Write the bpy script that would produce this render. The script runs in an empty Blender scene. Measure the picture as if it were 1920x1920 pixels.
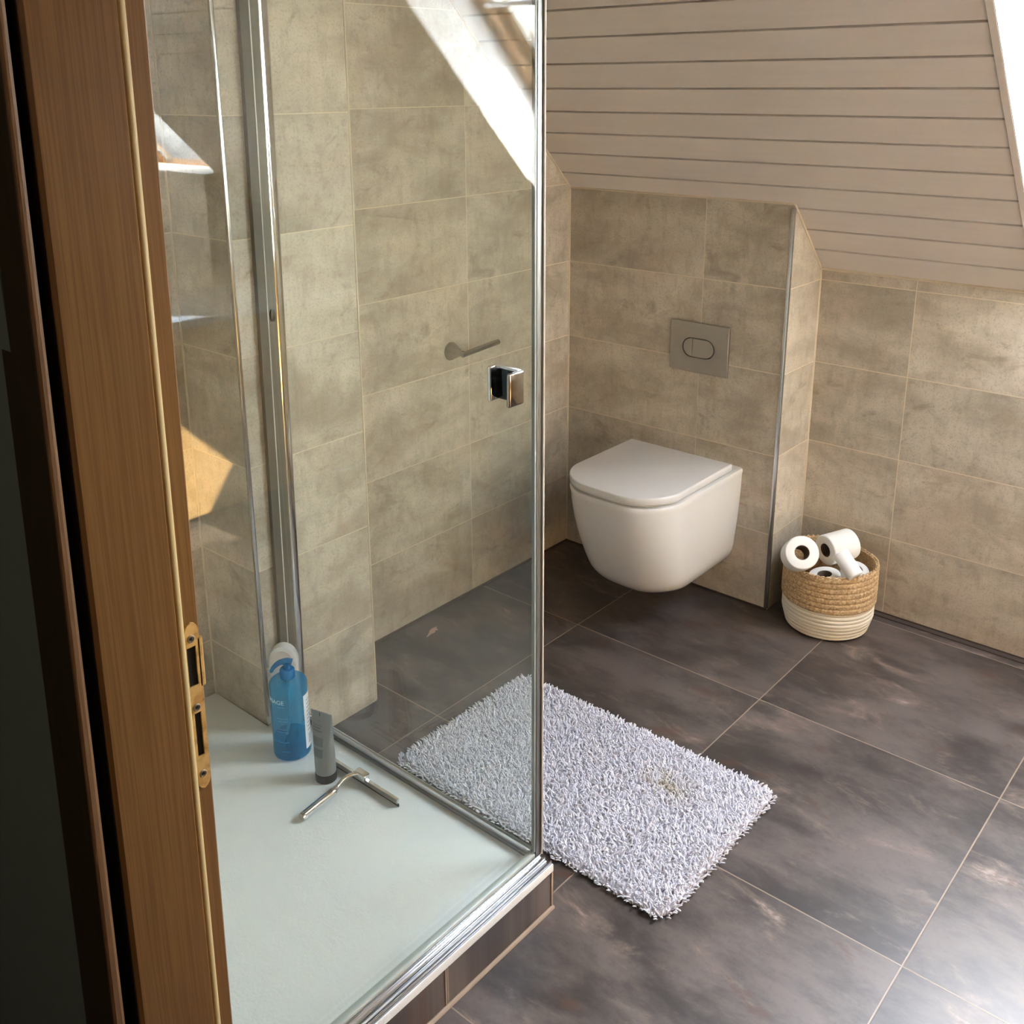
import bpy, bmesh, math, random
from mathutils import Vector, Matrix
PI = math.pi
rnd = random.Random(7)
scene = bpy.context.scene
COL = scene.collection

# ------------------------------------------------------------------ camera
CAM = Vector((2.0134006, -2.6349553, 1.5591478))
CR = Vector((0.7593369, 0.6506797, -0.0048404))
CU = Vector((-0.1759503, 0.2124827, 0.9611933))
CF = Vector((-0.6264574, 0.7290179, -0.2758332))
FPX, PX, PY = 1908.112, 960.0, 704.326
cam = bpy.data.cameras.new('camera')
cam_o = bpy.data.objects.new('camera', cam)
COL.objects.link(cam_o)
M = Matrix.Identity(4)
for i in range(3):
    M[i][0], M[i][1], M[i][2], M[i][3] = CR[i], CU[i], -CF[i], CAM[i]
cam_o.matrix_world = M
cam.sensor_width = 36
cam.lens = 36 * FPX / 1920
cam.shift_y = (PY - 960) / 1920
cam.clip_start = 0.02
scene.camera = cam_o

# ------------------------------------------------------------------ sky, sun, exposure
vs = scene.view_settings
vs.view_transform = 'Standard'
vs.look = 'None'
vs.gamma = 1.0
vs.use_curve_mapping = False
vs.exposure = 3.2
scene.cycles.max_bounces = 12
scene.cycles.diffuse_bounces = 6
scene.cycles.glossy_bounces = 6
scene.cycles.transparent_max_bounces = 24
scene.cycles.caustics_reflective = False
scene.cycles.caustics_refractive = False
scene.cycles.sample_clamp_indirect = 6.0
world = bpy.data.worlds.new('sky')
scene.world = world
world.use_nodes = True
wn = world.node_tree.nodes
wn.clear()
w_out = wn.new('ShaderNodeOutputWorld')
w_bg = wn.new('ShaderNodeBackground')
w_sky = wn.new('ShaderNodeTexSky')
w_sky.sky_type = 'NISHITA'
w_sky.sun_disc = False
w_sky.sun_elevation = math.radians(42)
w_sky.sun_rotation = math.radians(-40)
w_sky.air_density = 1.0
w_sky.dust_density = 2.5
w_bg.inputs['Strength'].default_value = 1.25
w_hsv = wn.new('ShaderNodeHueSaturation')
w_hsv.inputs['Saturation'].default_value = 0.55
world.node_tree.links.new(w_sky.outputs[0], w_hsv.inputs['Color'])
# added glow below the horizon so the far skylight mirrors bright
w_tc = wn.new('ShaderNodeTexCoord')
w_sep = wn.new('ShaderNodeSeparateXYZ')
w_rng = wn.new('ShaderNodeMapRange')
w_rng.inputs[1].default_value = -0.02
w_rng.inputs[2].default_value = 0.06
w_mix = wn.new('ShaderNodeMix')
w_mix.data_type = 'RGBA'
w_mix.inputs[6].default_value = (0.62, 0.70, 0.78, 1)
wl = world.node_tree.links
wl.new(w_tc.outputs['Generated'], w_sep.inputs[0])
wl.new(w_sep.outputs[2], w_rng.inputs[0])
wl.new(w_rng.outputs[0], w_mix.inputs[0])
wl.new(w_hsv.outputs[0], w_mix.inputs[7])
wl.new(w_mix.outputs[2], w_bg.inputs[0])
world.node_tree.links.new(w_bg.outputs[0], w_out.inputs[0])

SUN_DIR = Vector((0.964, -0.69, -0.95)).normalized()      # the way sunlight travels
sun = bpy.data.lights.new('sun', 'SUN')
sun.energy = 12.0
sun.angle = math.radians(0.6)
sun.color = (1.0, 0.93, 0.82)
sun_o = bpy.data.objects.new('sun', sun)
sun_o.rotation_euler = SUN_DIR.to_track_quat('-Z', 'Y').to_euler()
sun_o.location = (0, 4, 6)
COL.objects.link(sun_o)

# ------------------------------------------------------------------ room constants (metres)
CEIL = 1.2387                 # sloped ceiling plane: y + z = CEIL
S2 = math.sqrt(0.5)
KNEE = 0.2064                 # knee wall plane
BOXW = 0.7737                 # cistern box width
PILX, PILA, PILB = 0.2147, -1.0946, -1.4304
FLAT = 2.35                   # flat ceiling height
ROOMX = 5.20
FRONT = -2.165                # bathroom face of the door wall
HALL = -2.285                 # hall face of the door wall
SKY = [(1.369, 2.092, 0.195, -0.60), (4.01, 5.06, 0.30, -0.60)]
REV = 0.225                   # depth of the skylight reveals
TRAYZ = 0.104
JX = 1.208                    # door lining plane


def ray(u, v):
    return CF + CR * ((u - PX) / FPX) - CU * ((v - PY) / FPX)


def on(u, v, axis, val):
    d = ray(u, v)
    i = 'xyz'.index(axis)
    return CAM + d * ((val - CAM[i]) / d[i])


def depth(u, v, D):
    return CAM + ray(u, v) * D


# portals where daylight comes in through the skylights
for i, (xa, xb, ya, yb) in enumerate(SKY):
    L = bpy.data.lights.new('skylight_portal', 'AREA')
    L.shape = 'RECTANGLE'
    L.size = xb - xa
    L.size_y = (ya - yb) / S2
    L.cycles.is_portal = True
    o = bpy.data.objects.new('skylight_portal', L)
    ym = (ya + yb) / 2
    n = Vector((0, S2, S2))
    o.location = Vector(((xa + xb) / 2, ym, CEIL - ym)) + n * (REV + 0.06)
    o.rotation_euler = (-n).to_track_quat('-Z', 'Y').to_euler()
    COL.objects.link(o)


# ------------------------------------------------------------------ node helpers
def lin(c):
    return tuple((x / 12.92 if x <= 0.04045 else ((x + 0.055) / 1.055) ** 2.4) for x in c)


def rgb(r, g, b):
    return lin((r / 255, g / 255, b / 255)) + (1.0,)


class NB:
    def __init__(self, name):
        self.m = bpy.data.materials.new(name)
        self.m.use_nodes = True
        self.t = self.m.node_tree
        self.t.nodes.clear()
        self.out = self.t.nodes.new('ShaderNodeOutputMaterial')

    def n(self, typ, **kw):
        x = self.t.nodes.new(typ)
        for k, v in kw.items():
            setattr(x, k, v)
        return x

    def put(self, sock, v):
        if v is None:
            return
        if isinstance(v, bpy.types.NodeSocket):
            self.t.links.new(v, sock)
        else:
            sock.default_value = v

    def math(self, op, a, b=None, c=None, clamp=False):
        x = self.n('ShaderNodeMath', operation=op)
        x.use_clamp = clamp
        self.put(x.inputs[0], a)
        self.put(x.inputs[1], b)
        self.put(x.inputs[2], c)
        return x.outputs[0]

    def vec(self, op, a, b=None):
        x = self.n('ShaderNodeVectorMath', operation=op)
        self.put(x.inputs[0], a)
        self.put(x.inputs[1], b)
        return x.outputs[0]

    def comb(self, x, y, z):
        c = self.n('ShaderNodeCombineXYZ')
        for i, v in enumerate((x, y, z)):
            self.put(c.inputs[i], v)
        return c.outputs[0]

    def sep(self, v):
        s = self.n('ShaderNodeSeparateXYZ')
        self.put(s.inputs[0], v)
        return s.outputs

    def pos(self):
        return self.n('ShaderNodeTexCoord').outputs['Object']

    def noise(self, v, scale, detail=4, rough=0.55, dist=0.0):
        x = self.n('ShaderNodeTexNoise')
        self.put(x.inputs['Vector'], v)
        x.inputs['Scale'].default_value = scale
        x.inputs['Detail'].default_value = detail
        x.inputs['Roughness'].default_value = rough
        x.inputs['Distortion'].default_value = dist
        return x.outputs['Fac']

    def ramp(self, f, lo, hi):
        x = self.n('ShaderNodeMapRange')
        x.interpolation_type = 'SMOOTHSTEP'
        self.put(x.inputs[0], f)
        x.inputs[1].default_value = lo
        x.inputs[2].default_value = hi
        return x.outputs[0]

    def mix(self, f, a, b):
        x = self.n('ShaderNodeMix', data_type='RGBA')
        self.put(x.inputs[0], f)
        self.put(x.inputs[6], a)
        self.put(x.inputs[7], b)
        return x.outputs[2]

    def bsdf(self, col, rough=0.5, metal=0.0, spec=None, bump=None, bstr=0.2, bdist=0.002, **kw):
        b = self.n('ShaderNodeBsdfPrincipled')
        self.put(b.inputs['Base Color'], col)
        self.put(b.inputs['Roughness'], rough)
        self.put(b.inputs['Metallic'], metal)
        if spec is not None:
            b.inputs['Specular IOR Level'].default_value = spec
        for k, v in kw.items():
            self.put(b.inputs[k], v)
        if bump is not None:
            p = self.n('ShaderNodeBump')
            p.inputs['Strength'].default_value = bstr
            p.inputs['Distance'].default_value = bdist
            self.put(p.inputs['Height'], bump)
            self.t.links.new(p.outputs[0], b.inputs['Normal'])
        self.t.links.new(b.outputs[0], self.out.inputs[0])
        return self.m


def plain(name, col, rough=0.5, metal=0.0, grain=0.06, gscale=40, **kw):
    """one colour with a faint procedural variation"""
    n = NB(name)
    f = n.noise(n.pos(), gscale, 3)
    c = n.mix(f, tuple(x * (1 - grain) for x in col[:3]) + (1,), tuple(min(1, x * (1 + grain)) for x in col[:3]) + (1,))
    return n.bsdf(c, rough, metal, **kw)


def tile_grid(n, hu, hv, w, h, joint):
    """grout mask and per-tile random values from in-plane metres"""
    a = n.math('DIVIDE', hu, w)
    b = n.math('DIVIDE', hv, h)
    fa = n.math('FRACT', a)
    fb = n.math('FRACT', b)
    da = n.math('MULTIPLY', n.math('MINIMUM', fa, n.math('SUBTRACT', 1.0, fa)), w)
    db = n.math('MULTIPLY', n.math('MINIMUM', fb, n.math('SUBTRACT', 1.0, fb)), h)
    d = n.math('MINIMUM', da, db)
    grout = n.math('SUBTRACT', 1.0, n.ramp(d, joint * 0.55, joint))
    wn_ = n.n('ShaderNodeTexWhiteNoise', noise_dimensions='2D')
    n.put(wn_.inputs['Vector'], n.comb(n.math('FLOOR', a), n.math('FLOOR', b), 0.0))
    return grout, wn_.outputs['Value'], wn_.outputs['Color']


def wall_tile(name, offx, offy, seed=0.0):
    n = NB(name)
    p = n.pos()
    x, y, z = n.sep(p)
    nx = n.sep(n.n('ShaderNodeNewGeometry').outputs['Normal'])[0]
    isx = n.math('GREATER_THAN', n.math('ABSOLUTE', nx), 0.5)
    hx = n.math('SUBTRACT', x, offx)
    hy = n.math('SUBTRACT', y, offy)
    hu = n.math('ADD', n.math('MULTIPLY', hy, isx), n.math('MULTIPLY', hx, n.math('SUBTRACT', 1.0, isx)))
    hu = n.math('ADD', hu, 20.0 + seed * 0.5)
    grout, r, rc = tile_grid(n, hu, z, 0.5, 0.25, 0.0016)
    q = n.vec('ADD', n.comb(hu, z, 0.0), n.vec('SCALE', rc, None))
    sc = n.n('ShaderNodeVectorMath', operation='SCALE')
    n.put(sc.inputs[0], rc)
    sc.inputs[3].default_value = 17.0
    q = n.vec('ADD', n.comb(hu, z, seed), sc.outputs[0])
    cloud = n.noise(n.vec('MULTIPLY', q, (1.0, 1.7, 1.0)), 5.0, 6, 0.6, 0.3)
    blot = n.noise(n.vec('MULTIPLY', q, (1.0, 1.5, 1.0)), 9.0, 8, 0.68, 0.8)
    streak = n.noise(n.vec('MULTIPLY', q, (1.0, 0.35, 1.0)), 42.0, 4, 0.6)
    fine = n.noise(q, 190.0, 3, 0.6)
    c = n.mix(n.ramp(cloud, 0.30, 0.70), rgb(164, 149, 126), rgb(204, 191, 168))
    warm = n.noise(n.vec('ADD', q, (3.1, 7.7, 0.0)), 4.0, 4)
    c = n.mix(n.math('MULTIPLY', n.ramp(warm, 0.48, 0.72), 0.5), c, rgb(188, 166, 144))
    c = n.mix(n.math('MULTIPLY', n.ramp(blot, 0.55, 0.72), 0.62), c, rgb(136, 117, 93))
    c = n.mix(n.math('MULTIPLY', n.ramp(blot, 0.42, 0.22), 0.45), c, rgb(216, 205, 181))
    c = n.mix(n.math('MULTIPLY', n.ramp(streak, 0.46, 0.70), 0.34), c, rgb(146, 130, 106))
    c = n.mix(n.math('MULTIPLY', n.ramp(fine, 0.48, 0.72), 0.45), c, rgb(136, 124, 100))
    v = n.math('MULTIPLY_ADD', r, 0.20, 0.90)
    hsv = n.n('ShaderNodeHueSaturation')
    n.put(hsv.inputs['Value'], v)
    hsv.inputs['Saturation'].default_value = 0.82
    n.put(hsv.inputs['Color'], c)
    c = n.mix(grout, hsv.outputs[0], rgb(214, 199, 172))
    bump = n.math('SUBTRACT', n.math('MULTIPLY', fine, 0.12), grout)
    return n.bsdf(c, n.math('MULTIPLY_ADD', blot, 0.2, 0.40), bump=bump, bstr=0.35, bdist=0.0015)


def floor_tile(name):
    n = NB(name)
    p = n.pos()
    x, y, z = n.sep(p)
    hu = n.math('ADD', n.math('SUBTRACT', x, 0.3838), 0.5971 * 20)
    hv = n.math('ADD', n.math('SUBTRACT', y, -0.442), 0.5971 * 20)
    grout, r, rc = tile_grid(n, hu, hv, 0.5971, 0.5971, 0.0019)
    sc = n.n('ShaderNodeVectorMath', operation='SCALE')
    n.put(sc.inputs[0], rc)
    sc.inputs[3].default_value = 13.0
    q = n.vec('ADD', n.comb(hu, hv, 0.0), sc.outputs[0])
    cloud = n.noise(n.vec('MULTIPLY', q, (0.8, 1.5, 1.0)), 4.6, 9, 0.68, 0.15)
    blot = n.noise(n.vec('MULTIPLY', q, (0.8, 1.8, 1.0)), 6.5, 10, 0.70, 0.45)
    rust = n.noise(n.vec('MULTIPLY', n.vec('ADD', q, (5.0, 2.0, 0.0)), (0.8, 1.6, 1.0)), 9.0, 8, 0.66, 0.3)
    fine = n.noise(q, 120.0, 4, 0.7)
    c = n.mix(n.ramp(cloud, 0.36, 0.64), rgb(50, 42, 38), rgb(98, 87, 80))
    c = n.mix(n.math('MULTIPLY', n.ramp(blot, 0.53, 0.66), 0.55), c, rgb(128, 110, 98))
    c = n.mix(n.math('MULTIPLY', n.ramp(blot, 0.63, 0.72), 0.7), c, rgb(168, 150, 136))
    c = n.mix(n.math('MULTIPLY', n.ramp(rust, 0.58, 0.68), 0.7), c, rgb(82, 54, 38))
    c = n.mix(n.math('MULTIPLY', n.ramp(fine, 0.5, 0.8), 0.35), c, rgb(52, 46, 44))
    hsv = n.n('ShaderNodeHueSaturation')
    n.put(hsv.inputs['Value'], n.math('MULTIPLY_ADD', r, 0.25, 0.87))
    n.put(hsv.inputs['Color'], c)
    c = n.mix(grout, hsv.outputs[0], rgb(150, 132, 112))
    bump = n.math('SUBTRACT', n.math('MULTIPLY', fine, 0.25), grout)
    return n.bsdf(c, n.math('MULTIPLY_ADD', cloud, 0.20, 0.34), spec=0.85, bump=bump, bstr=0.3, bdist=0.0012)


def board_paint(name):
    n = NB(name)
    p = n.pos()
    q = n.vec('MULTIPLY', p, (1.0, 14.0, 14.0))
    g = n.noise(q, 5.0, 5, 0.6)
    big = n.noise(n.vec('MULTIPLY', p, (1.0, 5.0, 5.0)), 1.6, 3)
    c = n.mix(n.ramp(g, 0.3, 0.7), rgb(212, 202, 194), rgb(216, 206, 198))
    c = n.mix(n.math('MULTIPLY', n.ramp(big, 0.4, 0.7), 0.35), c, rgb(210, 204, 192))
    return n.bsdf(c, 0.42, bump=g, bstr=0.02, bdist=0.0005)


def pine(name, a, b, rough=0.4, coord=(38.0, 38.0, 1.2)):
    n = NB(name)
    p = n.pos()
    q = n.vec('MULTIPLY', p, coord)
    w = n.noise(q, 3.0, 4, 0.6, 0.6)
    g = n.noise(n.vec('MULTIPLY', p, (coord[0] * 5, coord[1] * 5, coord[2] * 3)), 2.0, 4, 0.6)
    c = n.mix(n.ramp(w, 0.35, 0.65), a, b)
    c = n.mix(n.math('MULTIPLY', n.ramp(g, 0.45, 0.75), 0.3), c, tuple(x * 0.7 for x in a[:3]) + (1,))
    return n.bsdf(c, rough, bump=g, bstr=0.06, bdist=0.001)


def thin_glass(name, tint, f0=0.04):
    n = NB(name)
    lw = n.n('ShaderNodeLayerWeight')
    fac = n.math('POWER', lw.outputs['Facing'], 5.0)
    lw.inputs[0].default_value = 0.5
    fres = n.math('MULTIPLY_ADD', fac, 1.0 - f0, f0, clamp=True)
    t = n.n('ShaderNodeBsdfTransparent')
    t.inputs[0].default_value = tint
    g = n.n('ShaderNodeBsdfGlossy')
    g.inputs['Roughness'].default_value = 0.0
    mx = n.n('ShaderNodeMixShader')
    n.put(mx.inputs[0], fres)
    n.t.links.new(t.outputs[0], mx.inputs[1])
    n.t.links.new(g.outputs[0], mx.inputs[2])
    n.t.links.new(mx.outputs[0], n.out.inputs[0])
    return n.m


MT = {}
MT['tile_left'] = wall_tile('beige_concrete_tile', 0.5003, -0.4895)
MT['tile_knee'] = wall_tile('beige_concrete_tile_knee', 1.0547, 0.35, 2.0)
MT['floor'] = floor_tile('dark_stone_floor_tile')
MT['board'] = board_paint('painted_tongue_and_groove')
MT['cream'] = plain('cream_sealant', rgb(205, 190, 165), 0.6)
MT['grout'] = plain('beige_grout', rgb(168, 148, 126), 0.8)
MT['darkgap'] = plain('dark_joint', rgb(66, 54, 46), 0.7)
MT['white_wall'] = plain('white_plaster', rgb(236, 236, 232), 0.8)
MT['reveal'] = plain('white_reveal_panel', rgb(240, 242, 243), 0.45)
MT['hall'] = plain('grey_green_hall_plaster', rgb(112, 116, 108), 0.85)
MT['pine_win'] = pine('pine_window_frame', rgb(196, 150, 104), rgb(176, 126, 82), 0.35, (1.2, 30.0, 30.0))
MT['pine'] = pine('varnished_spruce', rgb(146, 106, 58), rgb(126, 88, 46), 0.38, (120.0, 120.0, 1.5))
MT['pine_dark'] = pine('shaded_casing_wood', rgb(64, 46, 24), rgb(52, 36, 18), 0.6, (120.0, 120.0, 1.5))  # casing wood with its shadow put into the colour
MT['seal'] = plain('cream_rubber_seal', rgb(206, 178, 122), 0.55)
MT['glass'] = thin_glass('clear_shower_glass', (0.965, 0.985, 0.97, 1))
MT['pane'] = thin_glass('window_glass', (0.95, 0.97, 0.97, 1))
MT['glass_edge'] = plain('polished_glass_edge', rgb(176, 205, 196), 0.15, 0.0)
MT['chrome'] = plain('polished_chrome', rgb(225, 225, 225), 0.06, 1.0, 0.02)
MT['alu'] = plain('polished_aluminium', rgb(205, 206, 208), 0.16, 1.0, 0.03)
MT['alu_matt'] = plain('grey_aluminium', rgb(140, 140, 136), 0.4, 0.9, 0.04)
MT['band'] = plain('brown_grey_anodised_aluminium', rgb(98, 92, 78), 0.55, 0.0, 0.03)
MT['satin'] = plain('satin_chrome', rgb(168, 164, 158), 0.12, 1.0, 0.03)
MT['steel'] = plain('brushed_steel_plate', rgb(168, 164, 156), 0.38, 0.85, 0.05)
MT['black'] = plain('black_plastic', rgb(24, 24, 26), 0.35)
MT['recess_shade'] = plain('recess_shade_paint', rgb(14, 9, 7), 0.9)  # near-black colour standing in for shade in grooves and holes
MT['ceramic'] = plain('white_glazed_ceramic', rgb(220, 217, 211), 0.08, 0.0, 0.01)
MT['seat'] = plain('white_seat_plastic', rgb(214, 211, 206), 0.2, 0.0, 0.01)
MT['brass'] = None


def brass():
    n = NB('worn_brass')
    p = n.pos()
    a = n.noise(p, 55.0, 5, 0.6)
    s = n.noise(n.vec('MULTIPLY', p, (1, 1, 0.25)), 300.0, 3)
    c = n.mix(n.ramp(a, 0.42, 0.62), rgb(246, 212, 140), rgb(214, 172, 104))
    c = n.mix(n.math('MULTIPLY', n.ramp(a, 0.60, 0.70), 0.8), c, rgb(66, 48, 30))
    return n.bsdf(c, n.math('MULTIPLY_ADD', s, 0.25, 0.30), 0.55)


MT['brass'] = brass()


def tray_mat():
    n = NB('white_slate_resin')
    p = n.pos()
    a = n.noise(p, 26.0, 8, 0.72, 0.5)
    b = n.noise(p, 180.0, 4, 0.6)
    h = n.math('MULTIPLY_ADD', b, 0.35, a)
    c = n.mix(a, rgb(232, 234, 228), rgb(242, 243, 238))
    return n.bsdf(c, 0.5, bump=h, bstr=0.55, bdist=0.004)


MT['tray'] = tray_mat()


# ------------------------------------------------------------------ mesh helpers
def new_bm():
    return bmesh.new()


def box(bm, x0, x1, y0, y1, z0, z1, bev=0.0, seg=2):
    vs_ = [bm.verts.new(p) for p in ((x0, y0, z0), (x1, y0, z0), (x1, y1, z0), (x0, y1, z0),
                                     (x0, y0, z1), (x1, y0, z1), (x1, y1, z1), (x0, y1, z1))]
    fs = [bm.faces.new([vs_[i] for i in f]) for f in ((0, 3, 2, 1), (4, 5, 6, 7), (0, 1, 5, 4), (1, 2, 6, 5), (2, 3, 7, 6), (3, 0, 4, 7))]
    if bev:
        es = list({e for f in fs for e in f.edges})
        bmesh.ops.bevel(bm, geom=es, offset=bev, segments=seg, profile=0.5, affect='EDGES')
    return vs_


def hexa(bm, pts):
    """box from 8 corner points: 4 bottom (ccw), 4 top"""
    v = [bm.verts.new(p) for p in pts]
    for f in ((3, 2, 1, 0), (4, 5, 6, 7), (0, 1, 5, 4), (1, 2, 6, 5), (2, 3, 7, 6), (3, 0, 4, 7)):
        bm.faces.new([v[i] for i in f])


def slope_box(bm, x0, x1, ya, yb, n0, n1):
    """box lying in the roof slope: x range, y range on the ceiling plane, offset range along the outward normal"""
    def P(x, y, n):
        return (x, y + n * S2, CEIL - y + n * S2)
    hexa(bm, [P(x0, ya, n0), P(x1, ya, n0), P(x1, yb, n0), P(x0, yb, n0), P(x0, ya, n1), P(x1, ya, n1), P(x1, yb, n1), P(x0, yb, n1)])


def frame_of(d):
    d = Vector(d).normalized()
    a = Vector((0, 0, 1)) if abs(d.z) < 0.9 else Vector((1, 0, 0))
    u = d.cross(a).normalized()
    return u, d.cross(u).normalized(), d


def rings(bm, loops, cap0=True, cap1=True, closed=True):
    vv = [[bm.verts.new(p) for p in lp] for lp in loops]
    n = len(vv[0])
    for a, b in zip(vv, vv[1:]):
        for i in range(n if closed else n - 1):
            j = (i + 1) % n
            bm.faces.new((a[i], a[j], b[j], b[i]))
    if cap0:
        bm.faces.new(list(reversed(vv[0])))
    if cap1:
        bm.faces.new(vv[-1])
    return vv


def tube(bm, pts, r, n=12, cap=True):
    pts = [Vector(p) for p in pts]
    loops = []
    u = None
    for i, p in enumerate(pts):
        t = (pts[min(i + 1, len(pts) - 1)] - pts[max(i - 1, 0)]).normalized()
        if u is None:
            u = frame_of(t)[0]
        u = (u - t * u.dot(t)).normalized()
        w = t.cross(u)
        rr = r[i] if isinstance(r, (list, tuple)) else r
        loops.append([p + (u * math.cos(2 * PI * k / n) + w * math.sin(2 * PI * k / n)) * rr for k in range(n)])
    rings(bm, loops, cap, cap)


def lathe(bm, prof, origin=(0, 0, 0), axis=(0, 0, 1), n=32, cap0=True, cap1=True):
    o = Vector(origin)
    u, w, d = frame_of(axis)
    rings(bm, [[o + d * h + (u * math.cos(2 * PI * k / n) + w * math.sin(2 * PI * k / n)) * r for k in range(n)] for r, h in prof], cap0, cap1)


def spline(pts, k=8):
    pts = [Vector(p) for p in pts]
    out = []
    for i in range(len(pts) - 1):
        p0, p1, p2, p3 = pts[max(i - 1, 0)], pts[i], pts[i + 1], pts[min(i + 2, len(pts) - 1)]
        for j in range(k):
            t = j / k
            out.append(0.5 * ((2 * p1) + (p2 - p0) * t + (2 * p0 - 5 * p1 + 4 * p2 - p3) * t * t + (3 * p1 - p0 - 3 * p2 + p3) * t ** 3))
    out.append(pts[-1])
    return out


def obj(name, bm, mat, parent=None, smooth=35, at=None):
    bmesh.ops.recalc_face_normals(bm, faces=bm.faces[:])
    me = bpy.data.meshes.new(name)
    bm.to_mesh(me)
    bm.free()
    for m_ in (mat if isinstance(mat, (list, tuple)) else [mat]):
        me.materials.append(m_)
    if smooth:
        me.polygons.foreach_set('use_smooth', [True] * len(me.polygons))
        me.set_sharp_from_angle(angle=math.radians(smooth))
    o = bpy.data.objects.new(name, me)
    COL.objects.link(o)
    if parent is not None:
        o.parent = parent
        o.matrix_parent_inverse = Matrix.Translation(-parent.location)
    return o


def tag(o, label, cat, group=None, kind=None):
    o['label'] = label
    o['category'] = cat
    if group:
        o['group'] = group
    if kind:
        o['kind'] = kind
    return o


def thing(name, loc, label, cat, group=None):
    o = bpy.data.objects.new(name, None)
    o.empty_display_size = 0.05
    o.location = loc
    COL.objects.link(o)
    return tag(o, label, cat, group)


def struct(o, label, cat):
    o['kind'] = 'structure'
    o['label'] = label
    o['category'] = cat
    return o


# ------------------------------------------------------------------ floor
bm = new_bm()
box(bm, -0.02, ROOMX, FRONT - 0.06, KNEE + 0.02, -0.1, 0.0)
floor = struct(obj('floor', bm, MT['floor'], smooth=0), 'dark brown stone look floor tiles with beige grout', 'floor')
# pale pink fleck printed in a floor tile beside the left wall
bm = new_bm()
fl = [on(u, v, 'z', 0.0006) for u, v in ((799, 1195), (804, 1187), (806, 1181), (812, 1177), (817, 1175.5), (819, 1174), (818.5, 1178), (821.5, 1181), (817, 1181.5), (815, 1186), (809, 1188), (804, 1192))]
lo = [bm.verts.new((p.x, p.y, 0.0001)) for p in fl]
hi = [bm.verts.new((p.x, p.y, 0.0006)) for p in fl]
bm.faces.new(hi)
for i in range(len(fl)):
    j = (i + 1) % len(fl)
    bm.faces.new((lo[i], lo[j], hi[j], hi[i]))
obj('pale_fleck', bm, plain('pale_pink_stone', rgb(200, 165, 145), 0.5), floor, smooth=0)

# ------------------------------------------------------------------ walls
bm = new_bm()
hexa(bm, [(-0.15, HALL, 0), (0, HALL, 0), (0, KNEE + 0.15, 0), (-0.15, KNEE + 0.15, 0), (-0.15, HALL, 3.9), (0, HALL, 3.9), (0, KNEE + 0.15, 1.6), (-0.15, KNEE + 0.15, 1.6)])
wall_left = struct(obj('wall_left', bm, MT['tile_left'], smooth=0), 'beige tiled left wall behind the shower glass', 'wall')
bm = new_bm()
box(bm, -0.01, PILX, PILB, PILA, 0.0, 2.36)
struct(obj('wall_pier', bm, MT['tile_left'], smooth=0), 'beige tiled boxed out pier carrying the shower glass', 'wall')

bm = new_bm()
hexa(bm, [(0, 0, 0), (BOXW, 0, 0), (BOXW, KNEE + 0.01, 0), (0, KNEE + 0.01, 0), (0, 0, CEIL + 0.02), (BOXW, 0, CEIL + 0.02), (BOXW, KNEE + 0.01, CEIL - KNEE + 0.01), (0, KNEE + 0.01, CEIL - KNEE + 0.01)])
# knee wall
bm2 = new_bm()
box(bm2, 0, 3.98, KNEE, KNEE + 0.15, 0, 1.3)
box(bm2, 3.98, ROOMX, KNEE, KNEE + 0.15, 0, 1.0)
box(bm2, 3.93, ROOMX, -0.05, KNEE + 0.01, 0, 1.18)
wall_back = struct(obj('wall_back', bm2, MT['tile_knee'], smooth=0), 'low beige tiled wall under the sloping ceiling', 'wall')
# the box's end face carries the joints of the low wall, its front those of the left wall
bm.faces.ensure_lookup_table()
bmesh.ops.recalc_face_normals(bm, faces=bm.faces[:])
for f in bm.faces:
    f.material_index = 1 if abs(f.normal.x) > 0.5 else 0
struct(obj('wall_cistern', bm, [MT['tile_left'], MT['tile_knee']], smooth=0), 'beige tiled cistern box behind the toilet', 'wall')

bm = new_bm()
box(bm, ROOMX, ROOMX + 0.15, HALL, KNEE + 0.15, 0, 3.9)
struct(obj('wall_right', bm, MT['white_wall'], smooth=0), 'white plastered far right wall', 'wall')

bm = new_bm()
box(bm, -0.15, JX - 0.045, HALL + 0.012, FRONT, 0, 3.9)
box(bm, JX - 0.045, 2.11, HALL + 0.012, FRONT, 2.06, 3.9)
box(bm, 2.11, ROOMX + 0.15, HALL + 0.012, FRONT, 0, 3.9)
struct(obj('wall_front', bm, MT['white_wall'], smooth=0), 'white plastered wall around the doorway', 'wall')
bm = new_bm()
box(bm, -0.6, JX - 0.045, HALL, HALL + 0.012, 0, 2.5)
box(bm, JX - 0.045, 2.11, HALL, HALL + 0.012, 2.06, 2.5)
box(bm, 2.11, 3.6, HALL, HALL + 0.012, 0, 2.5)
box(bm, -0.75, -0.6, -4.4, HALL + 0.012, 0, 2.5)
box(bm, 3.6, 3.75, -4.4, HALL + 0.012, 0, 2.5)
box(bm, -0.75, 3.75, -4.55, -4.4, 0, 2.5)
struct(obj('wall_hall', bm, MT['hall'], smooth=0), 'dark grey green hallway wall left of the door frame', 'wall')
bm = new_bm()
box(bm, -0.75, 3.75, -4.55, HALL, 2.5, 2.6)
struct(obj('ceiling_hall', bm, MT['white_wall'], smooth=0), 'white hallway ceiling', 'ceiling')
bm = new_bm()
box(bm, -0.75, 3.75, -4.55, FRONT - 0.061, -0.1, -0.001)
struct(obj('floor_hall', bm, MT['pine_dark'], smooth=0), 'brown hallway floor', 'floor')

# ------------------------------------------------------------------ sloping board ceiling
bm = new_bm()
PITCH = 0.0766 * 5 / 6
Y0 = -0.0605 * 5 / 6
GR = 0.0026          # half groove width (in y)
GD = 0.0105          # groove depth along the normal
ytop = CEIL - FLAT


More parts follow.
